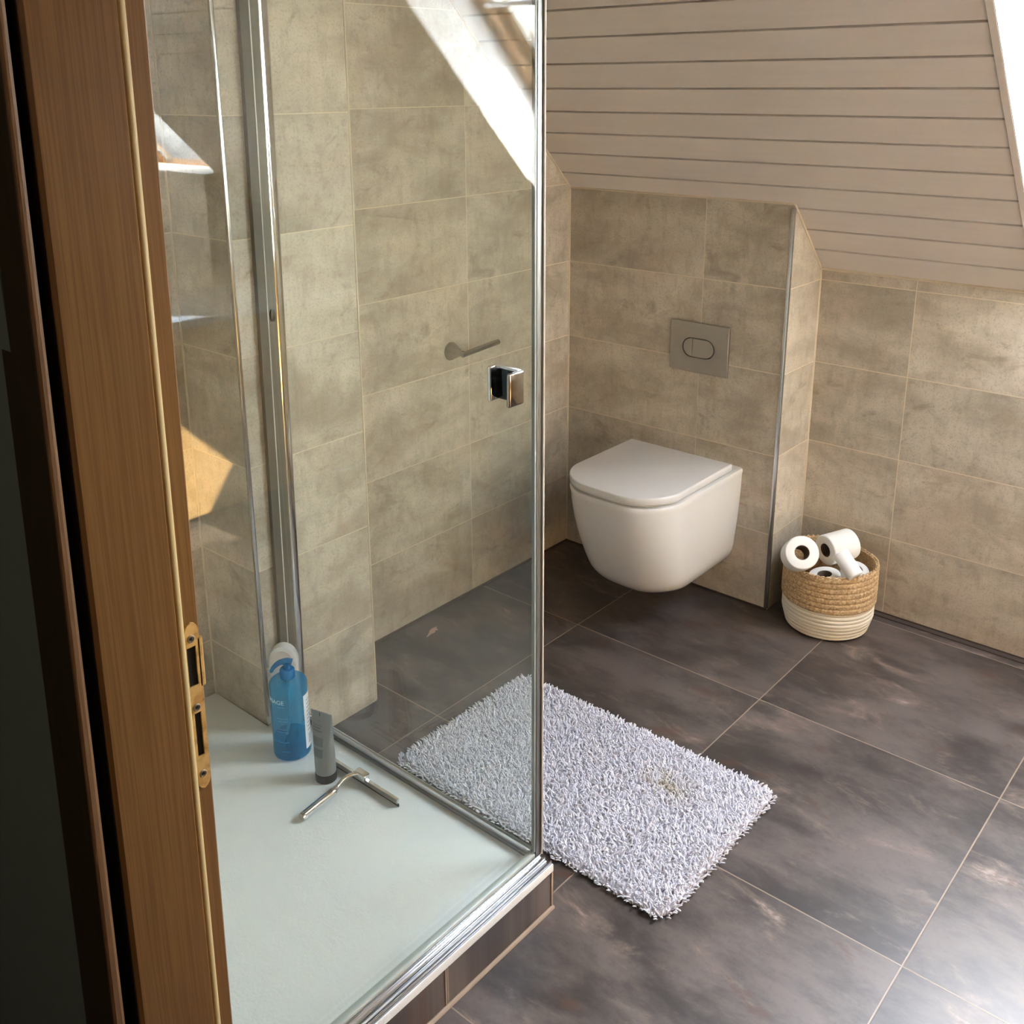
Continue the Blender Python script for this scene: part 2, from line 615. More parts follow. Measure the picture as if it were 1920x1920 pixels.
def holes(y0, y1):
    xs = [0.0]
    for (xa, xb, ya, yb) in SKY:
        if y0 < ya and y1 > yb:
            xs += [xa - 0.017, xb + 0.017]
    xs.append(ROOMX)
    return [(xs[i], xs[i + 1]) for i in range(0, len(xs), 2)]


def board(y0, y1):
    for xa, xb in holes(y0, y1):
        prof = [(y0, GD), (y0 + GR - 0.0006, GD), (y0 + GR - 0.0004, 0.001), (y0 + GR, 0.0), (y1 - GR, 0.0), (y1 - GR + 0.0004, 0.001), (y1 - GR + 0.0006, GD), (y1, GD), (y1, 0.016), (y0, 0.016)]
        rings(bm, [[Vector((x, y + n_ * S2, CEIL - y + n_ * S2)) for y, n_ in prof] for x in (xa, xb)])


k = -60
while True:
    y0 = Y0 + PITCH * k
    k += 1
    if y0 + PITCH < ytop:
        continue
    if y0 > KNEE:
        break
    board(max(y0, ytop), min(y0 + PITCH, KNEE + 0.004))
# roof build-up around the two skylights
ys = [KNEE + 0.3, SKY[1][2], SKY[0][2], SKY[0][3], ytop - 0.3]
for ya, yb in zip(ys, ys[1:]):
    xs = [-0.15]
    for w in SKY:
        if w[2] > (ya + yb) / 2 > w[3]:
            xs += [w[0], w[1]]
    xs.append(ROOMX + 0.15)
    for i in range(0, len(xs), 2):
        slope_box(bm, xs[i], xs[i + 1], ya, yb, 0.014, REV)
# flat part
box(bm, -0.1, ROOMX + 0.1, FRONT - 0.1, ytop + 0.005, FLAT, FLAT + 0.1)
ceiling = struct(obj('ceiling', bm, MT['board'], smooth=0), 'sloping ceiling of beige painted tongue and groove boards', 'ceiling')

# trims: sealant lines along the ceiling and in the corners, metal corner profiles
def bead(name, pts, w, mat, label):
    bm_ = new_bm()
    for a, b in pts:
        tube(bm_, [a, b], w, 6)
    return struct(obj(name, bm_, mat), label, 'trim')


def cp(x, y):
    return (x, y, CEIL - y)


bead('trim_1', [(cp(0, -0.95), cp(0, 0)), (cp(0, 0), cp(BOXW, 0)), (cp(BOXW, 0), cp(BOXW, KNEE)), (cp(BOXW, KNEE), cp(3.9, KNEE))], 0.0042, MT['cream'], 'cream sealant line where tiles meet the sloping ceiling')
bead('trim_2', [((0, 0, 0.01), (0, 0, CEIL)), ((BOXW, KNEE, 0.01), (BOXW, KNEE, CEIL - KNEE)), ((0, PILB, 0.1), (0, PILB, 2.35))], 0.0038, MT['cream'], 'cream sealant lines in the tiled corners')
bm = new_bm()
box(bm, BOXW - 0.0085, BOXW + 0.0022, -0.0022, 0.0075, 0.006, CEIL - 0.012, 0.0012)
struct(obj('trim_3', bm, MT['alu'], smooth=30), 'metal tile edge profile on the cistern box corner', 'trim')
bm = new_bm()
box(bm, PILX - 0.007, PILX + 0.002, PILB - 0.002, PILB + 0.006, TRAYZ, 2.35, 0.001)
struct(obj('trim_4', bm, MT['alu'], smooth=30), 'metal tile edge profile on the shower pier corner', 'trim')
bm = new_bm()
box(bm, PILX - 0.005, PILX + 0.0015, PILA - 0.003, PILA + 0.0015, 0.004, 2.35, 0.0008)
struct(obj('trim_5', bm, MT['cream'], smooth=30), 'pale tile edge on the far side of the shower pier', 'trim')
# skylight batten
bm = new_bm()
for (xa, xb, ya, yb) in SKY:
    for q0, q1 in ((xa - 0.017, xa), (xb, xb + 0.017)):
        slope_box(bm, q0 + 0.0016, q1 - 0.0004, ya + 0.017, yb - 0.017, -0.003, 0.02)
    slope_box(bm, xa, xb, ya + 0.017, ya, -0.003, 0.02)
    slope_box(bm, xa, xb, yb, yb - 0.017, -0.003, 0.02)
struct(obj('trim_6', bm, MT['board'], smooth=0), 'beige wooden batten framing the skylight opening', 'trim')
# dark strips: shadow joint at the back, tile joint at the left
bm = new_bm()
box(bm, BOXW, ROOMX, KNEE - 0.022, KNEE + 0.002, 0, 0.0035)
box(bm, BOXW, ROOMX, KNEE - 0.003, KNEE + 0.002, 0, 0.007)
struct(obj('shadow_joint_back', bm, MT['darkgap'], smooth=0), 'dark strip standing in for the shadow joint along the low back wall', 'baseboard')
bm = new_bm()
box(bm, 0, 0.003, PILA, 0, 0, 0.007)
box(bm, 0, BOXW, -0.003, 0, 0, 0.006)
struct(obj('baseboard_left', bm, MT['darkgap'], smooth=0), 'dark joint between left wall tiles and floor', 'baseboard')

# ------------------------------------------------------------------ skylights
def window(i, rng, label):
    xa, xb, ya, yb = rng
    bm_ = new_bm()
    t = 0.012
    # white reveal lining
    slope_box(bm_, xa, xa + 0.002, ya, yb, -0.002, REV)
    slope_box(bm_, xb - 0.002, xb, ya, yb, -0.002, REV)
    slope_box(bm_, xa, xb, ya, ya - 0.002, -0.002, REV)
    slope_box(bm_, xa, xb, yb + 0.002, yb, -0.002, REV)
    w = struct(obj('window_%d' % i, bm_, MT['reveal'], smooth=0), label, 'window')
    # pine frame and sash
    bm_ = new_bm()
    f = 0.035
    n0, n1 = REV - 0.02, REV + 0.06
    slope_box(bm_, xa - 0.06, xa + f, ya + 0.06, yb - 0.06, n0, n1)
    slope_box(bm_, xb - f, xb + 0.06, ya + 0.06, yb - 0.06, n0, n1)
    slope_box(bm_, xa + f, xb - f, ya + 0.06, ya - f * S2, n0, n1)
    slope_box(bm_, xa + f, xb - f, yb + f * S2, yb - 0.06, n0, n1)
    g = f + 0.028
    n0, n1 = REV + 0.012, REV + 0.05
    slope_box(bm_, xa + f, xa + g, ya - f * S2, yb + f * S2, n0, n1)
    slope_box(bm_, xb - g, xb - f, ya - f * S2, yb + f * S2, n0, n1)
    slope_box(bm_, xa + g, xb - g, ya - f * S2, ya - g * S2, n0, n1)
    slope_box(bm_, xa + g, xb - g, yb + g * S2, yb + f * S2, n0, n1)
    fr = obj('window_frame', bm_, MT['pine_win'], w, smooth=0)
    bm_ = new_bm()
    slope_box(bm_, xa + g - 0.003, xb - g + 0.003, ya - (g - 0.003) * S2, yb + (g - 0.003) * S2, REV + 0.028, REV + 0.034)
    obj('pane', bm_, MT['pane'], fr, smooth=0)
    # grey gasket round the pane
    bm_ = new_bm()
    for q in ((xa + g, xa + g + 0.006), (xb - g - 0.006, xb - g)):
        slope_box(bm_, q[0], q[1], ya - g * S2, yb + g * S2, REV + 0.02, REV + 0.042)
    obj('gasket', bm_, MT['alu_matt'], fr, smooth=0)
    # ventilation bar across the upper part
    bm_ = new_bm()
    yy = -0.597 * S2
    for xx in (xa + 0.12, xb - 0.12):
        slope_box(bm_, xx - 0.010, xx + 0.010, yy, yy - 0.015, REV - 0.06, REV + 0.02)
    a = Vector((xa + 0.08, yy, CEIL - yy)) + Vector((0, S2, S2)) * (REV - 0.06)
    b = Vector((xb - 0.082, yy, CEIL - yy)) + Vector((0, S2, S2)) * (REV - 0.06)
    tube(bm_, [a, b], 0.008, 10)
    obj('handle', bm_, MT['alu'], w)
    return w


window(1, SKY[0], 'pine framed skylight with white reveal in the sloping ceiling, top right')
window(2, SKY[1], 'farther pine framed skylight seen only mirrored in the shower glass')

# ------------------------------------------------------------------ door frame on the left edge
def edge(u0, u1, x=JX):
    """a vertical edge of the frame: y at any height, from its place at two heights"""
    a, b = on(u0, 0, 'x', x), on(u1, 1920, 'x', x)
    s = (b.y - a.y) / (b.z - a.z)
    return lambda z: a.y + s * (z - a.z)


def prism(bm_, plan, z0, z1):
    """vertical prism; plan = [(x, y function)]"""
    rings(bm_, [[Vector((x, f(z), z)) for x, f in plan] for z in (z0, z1)])


def shift(f, d):
    return lambda z: f(z) + d


RX = JX - 0.011
e_strip = edge(-12, 213)
e_gap = edge(6, 233)
e_lin = edge(33, 265)
e_seal = edge(219, 403)
e_sealr = edge(232, 411, RX)
e_end = edge(273, 438, RX)
ZT = 2.03
bm = new_bm()
r = 0.004
prism(bm, [(JX - 0.045, e_lin), (JX - r, e_lin), (JX, shift(e_lin, r)), (JX, shift(e_seal, -0.001)), (JX - 0.001, e_seal), (RX, e_seal), (RX, shift(e_end, -0.002)), (RX - 0.002, e_end), (JX - 0.045, e_end)], 0, ZT)
door = struct(obj('door_1', bm, MT['pine'], smooth=0), 'varnished wooden door frame at the left edge of the picture', 'door frame')
# right-hand jamb and head of the same frame, outside the picture
bm = new_bm()
box(bm, 2.075, 2.115, -2.265, FRONT + 0.003, 0, ZT)
obj('jamb', bm, MT['pine'], door, smooth=0)
bm = new_bm()
box(bm, JX - 0.045, 2.115, -2.265, FRONT + 0.003, ZT, ZT + 0.035)
obj('head', bm, MT['pine'], door, smooth=0)
leaf_bm = new_bm()  # unseen open leaf, added to block bounce light on the left jamb
box(leaf_bm, 2.034, 2.074, FRONT + 0.006, -1.375, 0.008, ZT - 0.004, 0.002)
swing = Matrix.Translation((2.074, FRONT, 0)) @ Matrix.Rotation(math.radians(-13), 4, 'Z') @ Matrix.Translation((-2.074, -FRONT, 0))
bmesh.ops.transform(leaf_bm, matrix=swing, verts=leaf_bm.verts[:])
leaf = obj('added_door_leaf', leaf_bm, MT['pine'], door, smooth=30)
bm = new_bm()
for xx, dx in ((2.034, -1), (2.074, 1)):
    tube(bm, [(xx, -1.44, 1.02), (xx + 0.05 * dx, -1.44, 1.02)], 0.009, 10)
    tube(bm, [(xx + 0.05 * dx, -1.44, 1.02), (xx + 0.05 * dx, -1.56, 1.02)], 0.009, 10)
bmesh.ops.transform(bm, matrix=swing, verts=bm.verts[:])
obj('door_handle', bm, MT['brass'], leaf)
# groove filled near-black for its shade, casing with shaded face and lit edge
bm = new_bm()
prism(bm, [(JX - 0.045, e_gap), (JX - 0.026, e_gap), (JX - 0.026, e_lin), (JX - 0.045, e_lin)], 0, ZT)
prism(bm, [(JX - 0.026, shift(e_lin, -0.0008)), (JX - 0.0035, shift(e_lin, -0.0008)), (JX - 0.0035, e_lin), (JX - 0.026, e_lin)], 0, ZT)  # dark sheet painting shade over the lining's edge
obj('groove', bm, MT['recess_shade'], door, smooth=0)
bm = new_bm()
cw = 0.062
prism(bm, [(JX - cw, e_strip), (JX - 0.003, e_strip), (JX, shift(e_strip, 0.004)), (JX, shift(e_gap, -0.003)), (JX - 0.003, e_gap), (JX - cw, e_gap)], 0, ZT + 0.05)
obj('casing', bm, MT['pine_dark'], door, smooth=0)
bm = new_bm()
prism(bm, [(JX - 0.012, shift(e_strip, 0.001)), (JX + 0.0006, shift(e_strip, 0.001)), (JX + 0.0012, shift(e_strip, 0.003)), (JX + 0.0012, shift(e_gap, -0.002)), (JX + 0.0006, shift(e_gap, 0.0006)), (JX - 0.012, shift(e_gap, 0.0006))], 0, ZT + 0.05)
obj('casing_edge', bm, pine('lit_spruce_edge', rgb(142, 106, 70), rgb(124, 90, 58), 0.5, (120.0, 120.0, 1.5)), door, smooth=0)  # lighter than the casing face: the light on this side is coloured in
# rubber seal
bm = new_bm()
tube(bm, [(RX + 0.0045, e_seal(z) + 0.0040, z) for z in (0.0, ZT)], 0.0058, 12)
obj('rubber_seal', bm, MT['seal'], door)

# strike plate
def sp(u, v, dx=0.0):
    return on(u, v, 'x', RX + dx)


def rowy(v, f):
    """y on the strike face at picture height v, fraction f across the plate"""
    z = on(370, v, 'x', RX).z
    a, b = e_sealr(z) + 0.0005, e_end(z) - 0.0035
    return a + (b - a) * f, z


bm = new_bm()
zs = [rowy(v, 0)[1] for v in (1482, 1418, 1334, 1281, 1206, 1160)]     # bottom, bolt hole, latch hole, top
HY = (0.10, 0.70)


def quad_slab(z0, z1, f0, f1):
    pts = []
    for dx in (0.0, 0.0022):
        for z, f in ((z0, f0), (z0, f1), (z1, f1), (z1, f0)):
            a, b = e_sealr(z) + 0.0005, e_end(z) - 0.003
            pts.append((RX + dx, a + (b - a) * f, z))
    hexa(bm, pts)


cut = 0.012
for z0, z1 in ((zs[0] + cut, zs[1]), (zs[2], zs[3]), (zs[4], zs[5] - cut)):
    quad_slab(z0, z1, 0.0, 1.0)
for z0, z1, f0, f1 in ((zs[1], zs[2], 0.20, 0.70), (zs[3], zs[4], 0.04, 0.72)):
    quad_slab(z0, z1, 0.0, f0)
    quad_slab(z0, z1, f1, 1.0)
# rounded ends
for z0, sgn in ((zs[0] + cut, -1), (zs[5] - cut, 1)):
    for i in range(6):
        a0, a1 = i / 6, (i + 1) / 6
        def hw(t):
            return 0.5 * math.sqrt(max(0.0, 1 - t * t)) if t < 0.999 else 0.02
        h0, h1 = hw(a0), hw(a1)
        pts = []
        for dx in (0.0, 0.0022):
            for t, h in ((a0, h0), (a1, h1)):
                z = z0 + sgn * cut * t
                a, b = e_sealr(z) + 0.0005, e_end(z) - 0.003
                mid = (a + b) / 2
                row = [(RX + dx, mid - (b - a) * h, z), (RX + dx, mid + (b - a) * h, z)]
                pts += row if t == a0 else row[::-1]
        hexa(bm, pts)
# bent lip past the latch opening
lip0, lip1 = zs[3] - 0.004, zs[4] + 0.006
pts = []
for z in (lip0, lip1):
    y = e_end(z)
    pts += [(RX + 0.0022, y - 0.0045, z), (RX + 0.0022, y + 0.0002, z), (RX + 0.0005, y + 0.0016, z), (RX - 0.002, y + 0.0008, z)]
hexa(bm, pts)
plate = obj('strike_plate', bm, MT['brass'], door, smooth=20)
plate['label'] = 'worn brass strike plate'
bm = new_bm()
for z0, z1, f0, f1 in ((zs[1], zs[2], 0.20, 0.70), (zs[3], zs[4], 0.04, 0.72)):
    pts = []
    for dx in (0.0, 0.0004):
        for z, f in ((z0, f0), (z0, f1), (z1, f1), (z1, f0)):
            a, b = e_sealr(z) + 0.0005, e_end(z) - 0.003
            pts.append((RX + dx, a + (b - a) * f, z))
    hexa(bm, pts)
obj('lock_hole_shade', bm, MT['recess_shade'], plate, smooth=0)  # near-black pads painting the shade inside the lock holes
for v, f in ((1190, 0.42), (1323, 0.42), (1453, 0.45)):
    y, z = rowy(v, f)
    bm = new_bm()
    lathe(bm, [(0.0042, 0.0), (0.0042, 0.0027), (0.0032, 0.0032), (0.0032, 0.0024), (0.0, 0.0024)], (RX, y, z), (1, 0, 0), 20, True, False)
    s_ = obj('screw', bm, plain('zinc_screw', rgb(176, 166, 144), 0.4, 0.5, 0.05), plate)
    bm = new_bm()
    box(bm, RX + 0.002, RX + 0.0029, y - 0.0014, y + 0.0014, z - 0.0014, z + 0.0014)
    obj('screw_socket', bm, MT['recess_shade'], s_, smooth=0)

# ------------------------------------------------------------------ added hallway fill lamp (behind the camera)
lamp = thing('added_hall_lamp', (1.7, -3.75, 2.5), 'added round ceiling lamp to light the unseen hallway behind the viewer', 'lamp')
bm = new_bm()
lathe(bm, [(0.0, 0.0), (0.14, 0.0), (0.14, -0.02), (0.13, -0.03), (0.0, -0.03)], (1.7, -3.75, 2.4995), (0, 0, 1), 32, False, False)
obj('base', bm, MT['seat'], lamp)
bm = new_bm()
lathe(bm, [(0.0, -0.0305), (0.125, -0.0305), (0.115, -0.06), (0.08, -0.08), (0.0, -0.088)], (1.7, -3.75, 2.4995), (0, 0, 1), 32, False, False)
lm = NB('fill_lamp_glass')
le = lm.n('ShaderNodeEmission')
le.inputs[0].default_value = (1.0, 0.86, 0.68, 1)
le.inputs[1].default_value = 4.0
lm.t.links.new(le.outputs[0], lm.out.inputs[0])
obj('shade', bm, lm.m, lamp)

# ------------------------------------------------------------------ shower tray
tray = thing('shower_tray', (0.5, -1.75, 0), 'white slate textured shower tray raised on a dark tiled plinth', 'shower tray')
TX, TY = 1.0043, -1.3445


def ell(x1, y1, z0, z1, bev=0.0):
    b_ = new_bm()
    out = [(0.002, FRONT + 0.002), (x1, FRONT + 0.002), (x1, y1), (PILX + 0.003, y1), (PILX + 0.003, PILB - 0.003), (0.002, PILB - 0.003)]
    rings(b_, [[Vector((x, y, z)) for x, y in out] for z in (z0, z1)])
    if bev:
        bmesh.ops.recalc_face_normals(b_, faces=b_.faces[:])
        bmesh.ops.bevel(b_, geom=[e for e in b_.edges if all(v.co.z > z1 - 1e-5 for v in e.verts)], offset=bev, segments=2, profile=0.5, affect='EDGES')
    return b_


bm = ell(TX - 0.003, TY - 0.001, 0.0, 0.087)
obj('plinth', bm, MT['floor'], tray, smooth=0)
bm = ell(TX, TY, 0.0875, TRAYZ, 0.002)
obj('tray_surface', bm, MT['tray'], tray, smooth=30)
bm = new_bm()
box(bm, TX - 0.004, TX - 0.0015, -1.6445, -1.6415, 0.002, 0.087)
box(bm, TX - 0.004, TX - 0.0012, TY - 0.004, TY + 0.001, 0.002, 0.0885)
tube(bm, [(TX - 0.001, FRONT, 0.001), (TX - 0.001, TY + 0.001, 0.001)], 0.005, 8)
box(bm, PILX, TX - 0.003, TY - 0.002, TY + 0.0015, 0.0, 0.004)
box(bm, TX - 0.004, TX - 0.0015, FRONT, TY, 0.0855, 0.0885)
obj('grout_line', bm, MT['grout'], tray, smooth=0)

# ------------------------------------------------------------------ shower side panel (plane y) and door (plane x)
GY = -1.3545
PFX = PILX + 0.012
GX = 0.9655
TOPZ = 1.95
panel = thing('shower_side_panel', (0.6, GY, TRAYZ), 'fixed clear glass shower panel between tiled pier and corner post', 'shower screen')


def glass_box(x0, x1, y0, y1, z0, z1, thin):
    bm_ = new_bm()
    box(bm_, x0, x1, y0, y1, z0, z1)
    bmesh.ops.recalc_face_normals(bm_, faces=bm_.faces[:])
    i = 'xy'.index(thin)
    for f in bm_.faces:
        f.material_index = 0 if abs(f.normal[i]) > 0.5 else 1
    return bm_


obj('glass_pane', glass_box(PFX - 0.006, GX - 0.004, GY - 0.003, GY + 0.003, TRAYZ + 0.012, TOPZ, 'y'), [MT['glass'], MT['glass_edge']], panel, smooth=0)

def pedge(u0, u1, x):
    a, b = on(u0, 0, 'x', x), on(u1, 1280, 'x', x)
    k_ = (b.y - a.y) / (b.z - a.z)
    return lambda z: a.y + k_ * (z - a.z)


p_l, p_m, p_r = pedge(448, 531, PFX), pedge(483, 561, PFX), pedge(504, 574, PFX - 0.004)
PZ0, PZ1 = TRAYZ + 0.002, TOPZ + 0.005
bm = new_bm()
prism(bm, [(PILX + 0.0005, p_l), (PFX, p_l), (PFX, p_m), (PILX + 0.0005, p_m)], PZ0, PZ1)
pr = obj('wall_profile', bm, MT['band'], panel, smooth=0)
bm = new_bm()
fm = pedge(467, 545, PFX + 0.001)
prism(bm, [(PFX, shift(fm, -0.0015)), (PFX + 0.001, shift(fm, -0.0008)), (PFX + 0.001, shift(fm, 0.0008)), (PFX, shift(fm, 0.0015))], PZ0, PZ1)
obj('glass_edge_line', bm, MT['seat'], pr, smooth=0)  # white strip standing in for the pane's bright edge
bm = new_bm()
prof_ = [(PILX + 0.0005, shift(p_m, 0.0005)), (PFX - 0.001, shift(p_m, 0.0005))]
for i in range(7):
    a = PI / 2 * i / 6
    prof_.append((PFX - 0.009 + 0.009 * math.cos(a), (lambda q: (lambda z: p_m(z) + 0.0025 + (p_r(z) - p_m(z) - 0.0025) * q))(math.sin(a))))
prof_.append((PILX + 0.0005, p_r))
prism(bm, prof_, PZ0, PZ1)
obj('chrome_edge', bm, MT['chrome'], pr, smooth=40)
bm = new_bm()
c = on(511, 591, 'x', PILX + 0.0135)
lathe(bm, [(0.0, 0.0), (0.0085, 0.0), (0.0085, 0.003), (0.006, 0.004), (0.0, 0.004)], (0, 0, 0), (1, 0, 0), 20, False, False)
for v in bm.verts:
    v.co.y *= 0.75
    v.co.z *= 1.6
    v.co += Vector((PILX + 0.0125, c.y, c.z))
obj('screw_cap', bm, MT['black'], pr)
bm = new_bm()
box(bm, PILX + 0.03, GX - 0.004, GY - 0.008, GY - 0.0035, TRAYZ + 0.0005, TRAYZ + 0.02, 0.001)
box(bm, PILX + 0.03, GX - 0.004, GY + 0.0035, GY + 0.007, TRAYZ + 0.0005, TRAYZ + 0.014, 0.001)
obj('bottom_rail', bm, MT['alu'], panel, smooth=30)
bm = new_bm()
box(bm, PILX + 0.03, GX - 0.004, GY - 0.0115, GY - 0.0081, TRAYZ + 0.0002, TRAYZ + 0.004)
obj('bottom_seal', bm, MT['alu_matt'], panel, smooth=0)
# corner post
bm = new_bm()
box(bm, GX - 0.003, GX + 0.0045, GY - 0.001, GY + 0.007, TRAYZ + 0.001, TOPZ + 0.004, 0.001)
box(bm, GX - 0.001, GX + 0.0025, GY + 0.0072, GY + 0.016, TRAYZ + 0.001, TOPZ + 0.004, 0.001)
cpo = obj('corner_post', bm, MT['alu_matt'], panel, smooth=30)
bm = new_bm()
tube(bm, [(GX + 0.0042, GY + 0.0165, TRAYZ + 0.001), (GX + 0.0042, GY + 0.0165, TOPZ + 0.004)], 0.0022, 10)
obj('post_edge', bm, plain('white_vinyl_edge', rgb(220, 214, 202), 0.25), cpo)

sdoor = thing('shower_door', (GX, -1.75, TRAYZ), 'clear glass shower door with chrome handle along the tray front', 'shower door')
obj('glass_pane', glass_box(GX - 0.003, GX + 0.003, FRONT + 0.02, GY - 0.006, TRAYZ + 0.014, TOPZ, 'x'), [MT['glass'], MT['glass_edge']], sdoor, smooth=0)
bm = new_bm()
box(bm, GX - 0.0035, GX + 0.0035, GY - 0.0065, GY - 0.0015, TRAYZ + 0.016, TOPZ - 0.001, 0.001)
obj('magnet_strip', bm, plain('clear_grey_vinyl', rgb(150, 156, 152), 0.25), sdoor, smooth=30)
bm = new_bm()
box(bm, GX - 0.006, GX + 0.006, FRONT + 0.02, GY - 0.006, TRAYZ + 0.006, TRAYZ + 0.0145, 0.001)
box(bm, GX - 0.013, GX - 0.006, FRONT + 0.02, GY - 0.006, TRAYZ + 0.003, TRAYZ + 0.008, 0.001)
obj('drip_seal', bm, plain('clear_drip_seal', rgb(186, 192, 182), 0.12), sdoor, smooth=30)
# handle: inner grip, outer grip, bridge through the glass
handle_bm = new_bm()
ya_, yb_ = -1.453, -1.415
box(handle_bm, 0.984, 0.992, ya_, yb_, 1.055, 1.1125, 0.0035, 3)
h1 = handle_bm
obj('handle', h1, MT['satin'], sdoor)
bm = new_bm()
box(bm, 0.929, 0.937, -1.437, yb_, 1.052, 1.1125, 0.003, 3)
ih = obj('inner_handle', bm, MT['chrome'], sdoor)
bm = new_bm()
box(bm, 0.9375, 0.9838, -1.4235, -1.416, 1.056, 1.1085, 0.001, 2)
hb = obj('handle_bridge', bm, plain('dark_reflection_chrome', rgb(52, 58, 60), 0.12, 1.0), sdoor)  # same chrome, with a dark reflection put into its colour
bm = new_bm()
box(bm, 0.936, 0.985, -1.4245, -1.4152, 1.1086, 1.1122, 0.001, 2)
obj('bridge_lit_top', bm, MT['alu'], hb)  # brighter strip painting the light on the bridge's top edge

track = thing('door_track', (0.99, -1.75, TRAYZ), 'double grooved aluminium door track on the tray front edge', 'door track')
bm = new_bm()
y0, y1 = FRONT + 0.004, TY - 0.003
box(bm, 0.9725, 1.0025, y0, y1, TRAYZ + 0.0004, TRAYZ + 0.0022)
box(bm, 0.9725, 0.9748, y0, y1, TRAYZ + 0.0022, TRAYZ + 0.009, 0.0008)
box(bm, 0.984, 0.9872, y0, y1, TRAYZ + 0.0022, TRAYZ + 0.008, 0.0012)
box(bm, 0.9998, 1.0025, y0, y1, TRAYZ + 0.0022, TRAYZ + 0.0085, 0.0008)
obj('rail', bm, MT['alu'], track, smooth=30)
bm = new_bm()
box(bm, 0.9895, 0.9935, y0, y1 - 0.004, TRAYZ + 0.0022, TRAYZ + 0.006, 0.0015)
obj('guide_strip', bm, MT['seat'], track)

# ------------------------------------------------------------------ shower set on the left wall (mirrored in the side panel)
sh = thing('shower_set', (0.05, -1.85, 1.0), 'chrome shower rail with hose on the shower wall, mirrored in the glass', 'shower')
K = 5 / 6
bm = new_bm()
tube(bm, [(0.05, -2.197 * K, 1.60 * K), (0.05, -2.19 * K, 2.15 * K)], 0.008, 12)
for z in (1.62 * K, 2.12 * K):
    tube(bm, [(0.0, -2.195 * K, z), (0.05, -2.195 * K, z)], 0.009, 10)
obj('rail', bm, MT['chrome'], sh)
bm = new_bm()
hp = [(-2.10, 2.06), (-2.077, 1.75), (-2.024, 1.475), (-1.95, 1.23), (-1.873, 1.05), (-1.85, 0.88), (-1.93, 0.74), (-2.08, 0.72), (-2.19, 0.90), (-2.255, 1.07), (-2.23, 1.3)]
tube(bm, spline([(0.055, a * K, b * K) for a, b in hp], 8), 0.006, 8)
obj('hose', bm, MT['alu'], sh)
bm = new_bm()
tube(bm, [(0.03, -2.34 * K, 1.33 * K), (0.03, -2.10 * K, 1.33 * K)], 0.02, 16)
for y in (-2.3, -2.14):
    tube(bm, [(0.0, y * K, 1.33 * K), (0.03, y * K, 1.33 * K)], 0.014, 12)
obj('mixer', bm, MT['chrome'], sh)
bm = new_bm()
tube(bm, spline([(0.06, -2.10 * K, 2.05 * K), (0.075, -2.11 * K, 2.12 * K), (0.12, -2.12 * K, 2.2 * K)], 5), 0.011, 10)
lathe(bm, [(0.0, 0.0), (0.05, 0.0), (0.052, 0.008), (0.02, 0.02), (0.0, 0.02)], (0.14, -2.12 * K, 2.185 * K), (-0.5, 0, 0.86), 24, False, False)
obj('hand_shower', bm, MT['chrome'], sh)

# ------------------------------------------------------------------ toilet
toilet = thing('toilet', (0.487, 0.0, 0.1), 'white wall hung toilet with closed lid on the beige tiled wall', 'toilet')
TXC = 0.4865


def d_loop(hw, yf, yb, r, z, n=14, back_r=0.0):
    """outline: straight back, round-cornered front; hw half width, yf front, yb back, r corner radius"""
    pts = []
    fr = r
    # back left -> front left corner -> front right corner -> back right
    br = max(back_r, 1e-4)
    for i in range(5):
        a = PI / 2 + (PI / 2) * i / 4
        pts.append((TXC - hw + br + br * math.cos(a), yb - br + br * math.sin(a)))
    # slightly bowed front
    for i in range(n + 1):
        a = PI + (PI / 2) * i / n
        pts.append((TXC - hw + fr + fr * math.cos(a), yf + fr + fr * 1.0 * math.sin(a)))
    m_ = 8
    for i in range(1, m_):
        t = i / m_
        x = -hw + fr + (2 * hw - 2 * fr) * t
        pts.append((TXC + x, yf))
    for i in range(n + 1):
        a = 1.5 * PI + (PI / 2) * i / n
        pts.append((TXC + hw - fr + fr * math.cos(a), yf + fr + fr * math.sin(a)))
    for i in range(5):
        a = (PI / 2) * i / 4
        pts.append((TXC + hw - br + br * math.cos(a), yb - br + br * math.sin(a)))
    # bow the front outward
    out = []
    for x, y in pts:
        k_ = max(0.0, min(1.0, (yb - y) / max(1e-6, (yb - yf))))
        bow = 0.022 * (1 - ((x - TXC) / hw) ** 2) * k_ ** 4
        out.append(Vector((x, y - bow, z)))
    return out


bm = new_bm()
loops = []
ZR = 0.4415
ZB = 0.105
N = 22
prof = []
for i in range(N + 1):
    t = i / N                      # 0 rim .. 1 underside
    z = ZR + (ZB - ZR) * t
    # straight taper with a rounded bottom
    fr_in = 0.012 * t + 0.135 * t ** 1.7
    hw_in = 0.002 + 0.030 * t ** 1.6
    prof.append((z, hw_in, fr_in))
rb = 0.075


def rounded(t):
    """extra inset close to the underside (quarter-circle edge)"""
    dz = (ZR - ZB) * (1 - t)
    if dz >= rb:
        return 0.0
    q = 1 - dz / rb
    return rb * (1 - math.sqrt(max(0.0, 1 - q * q)))


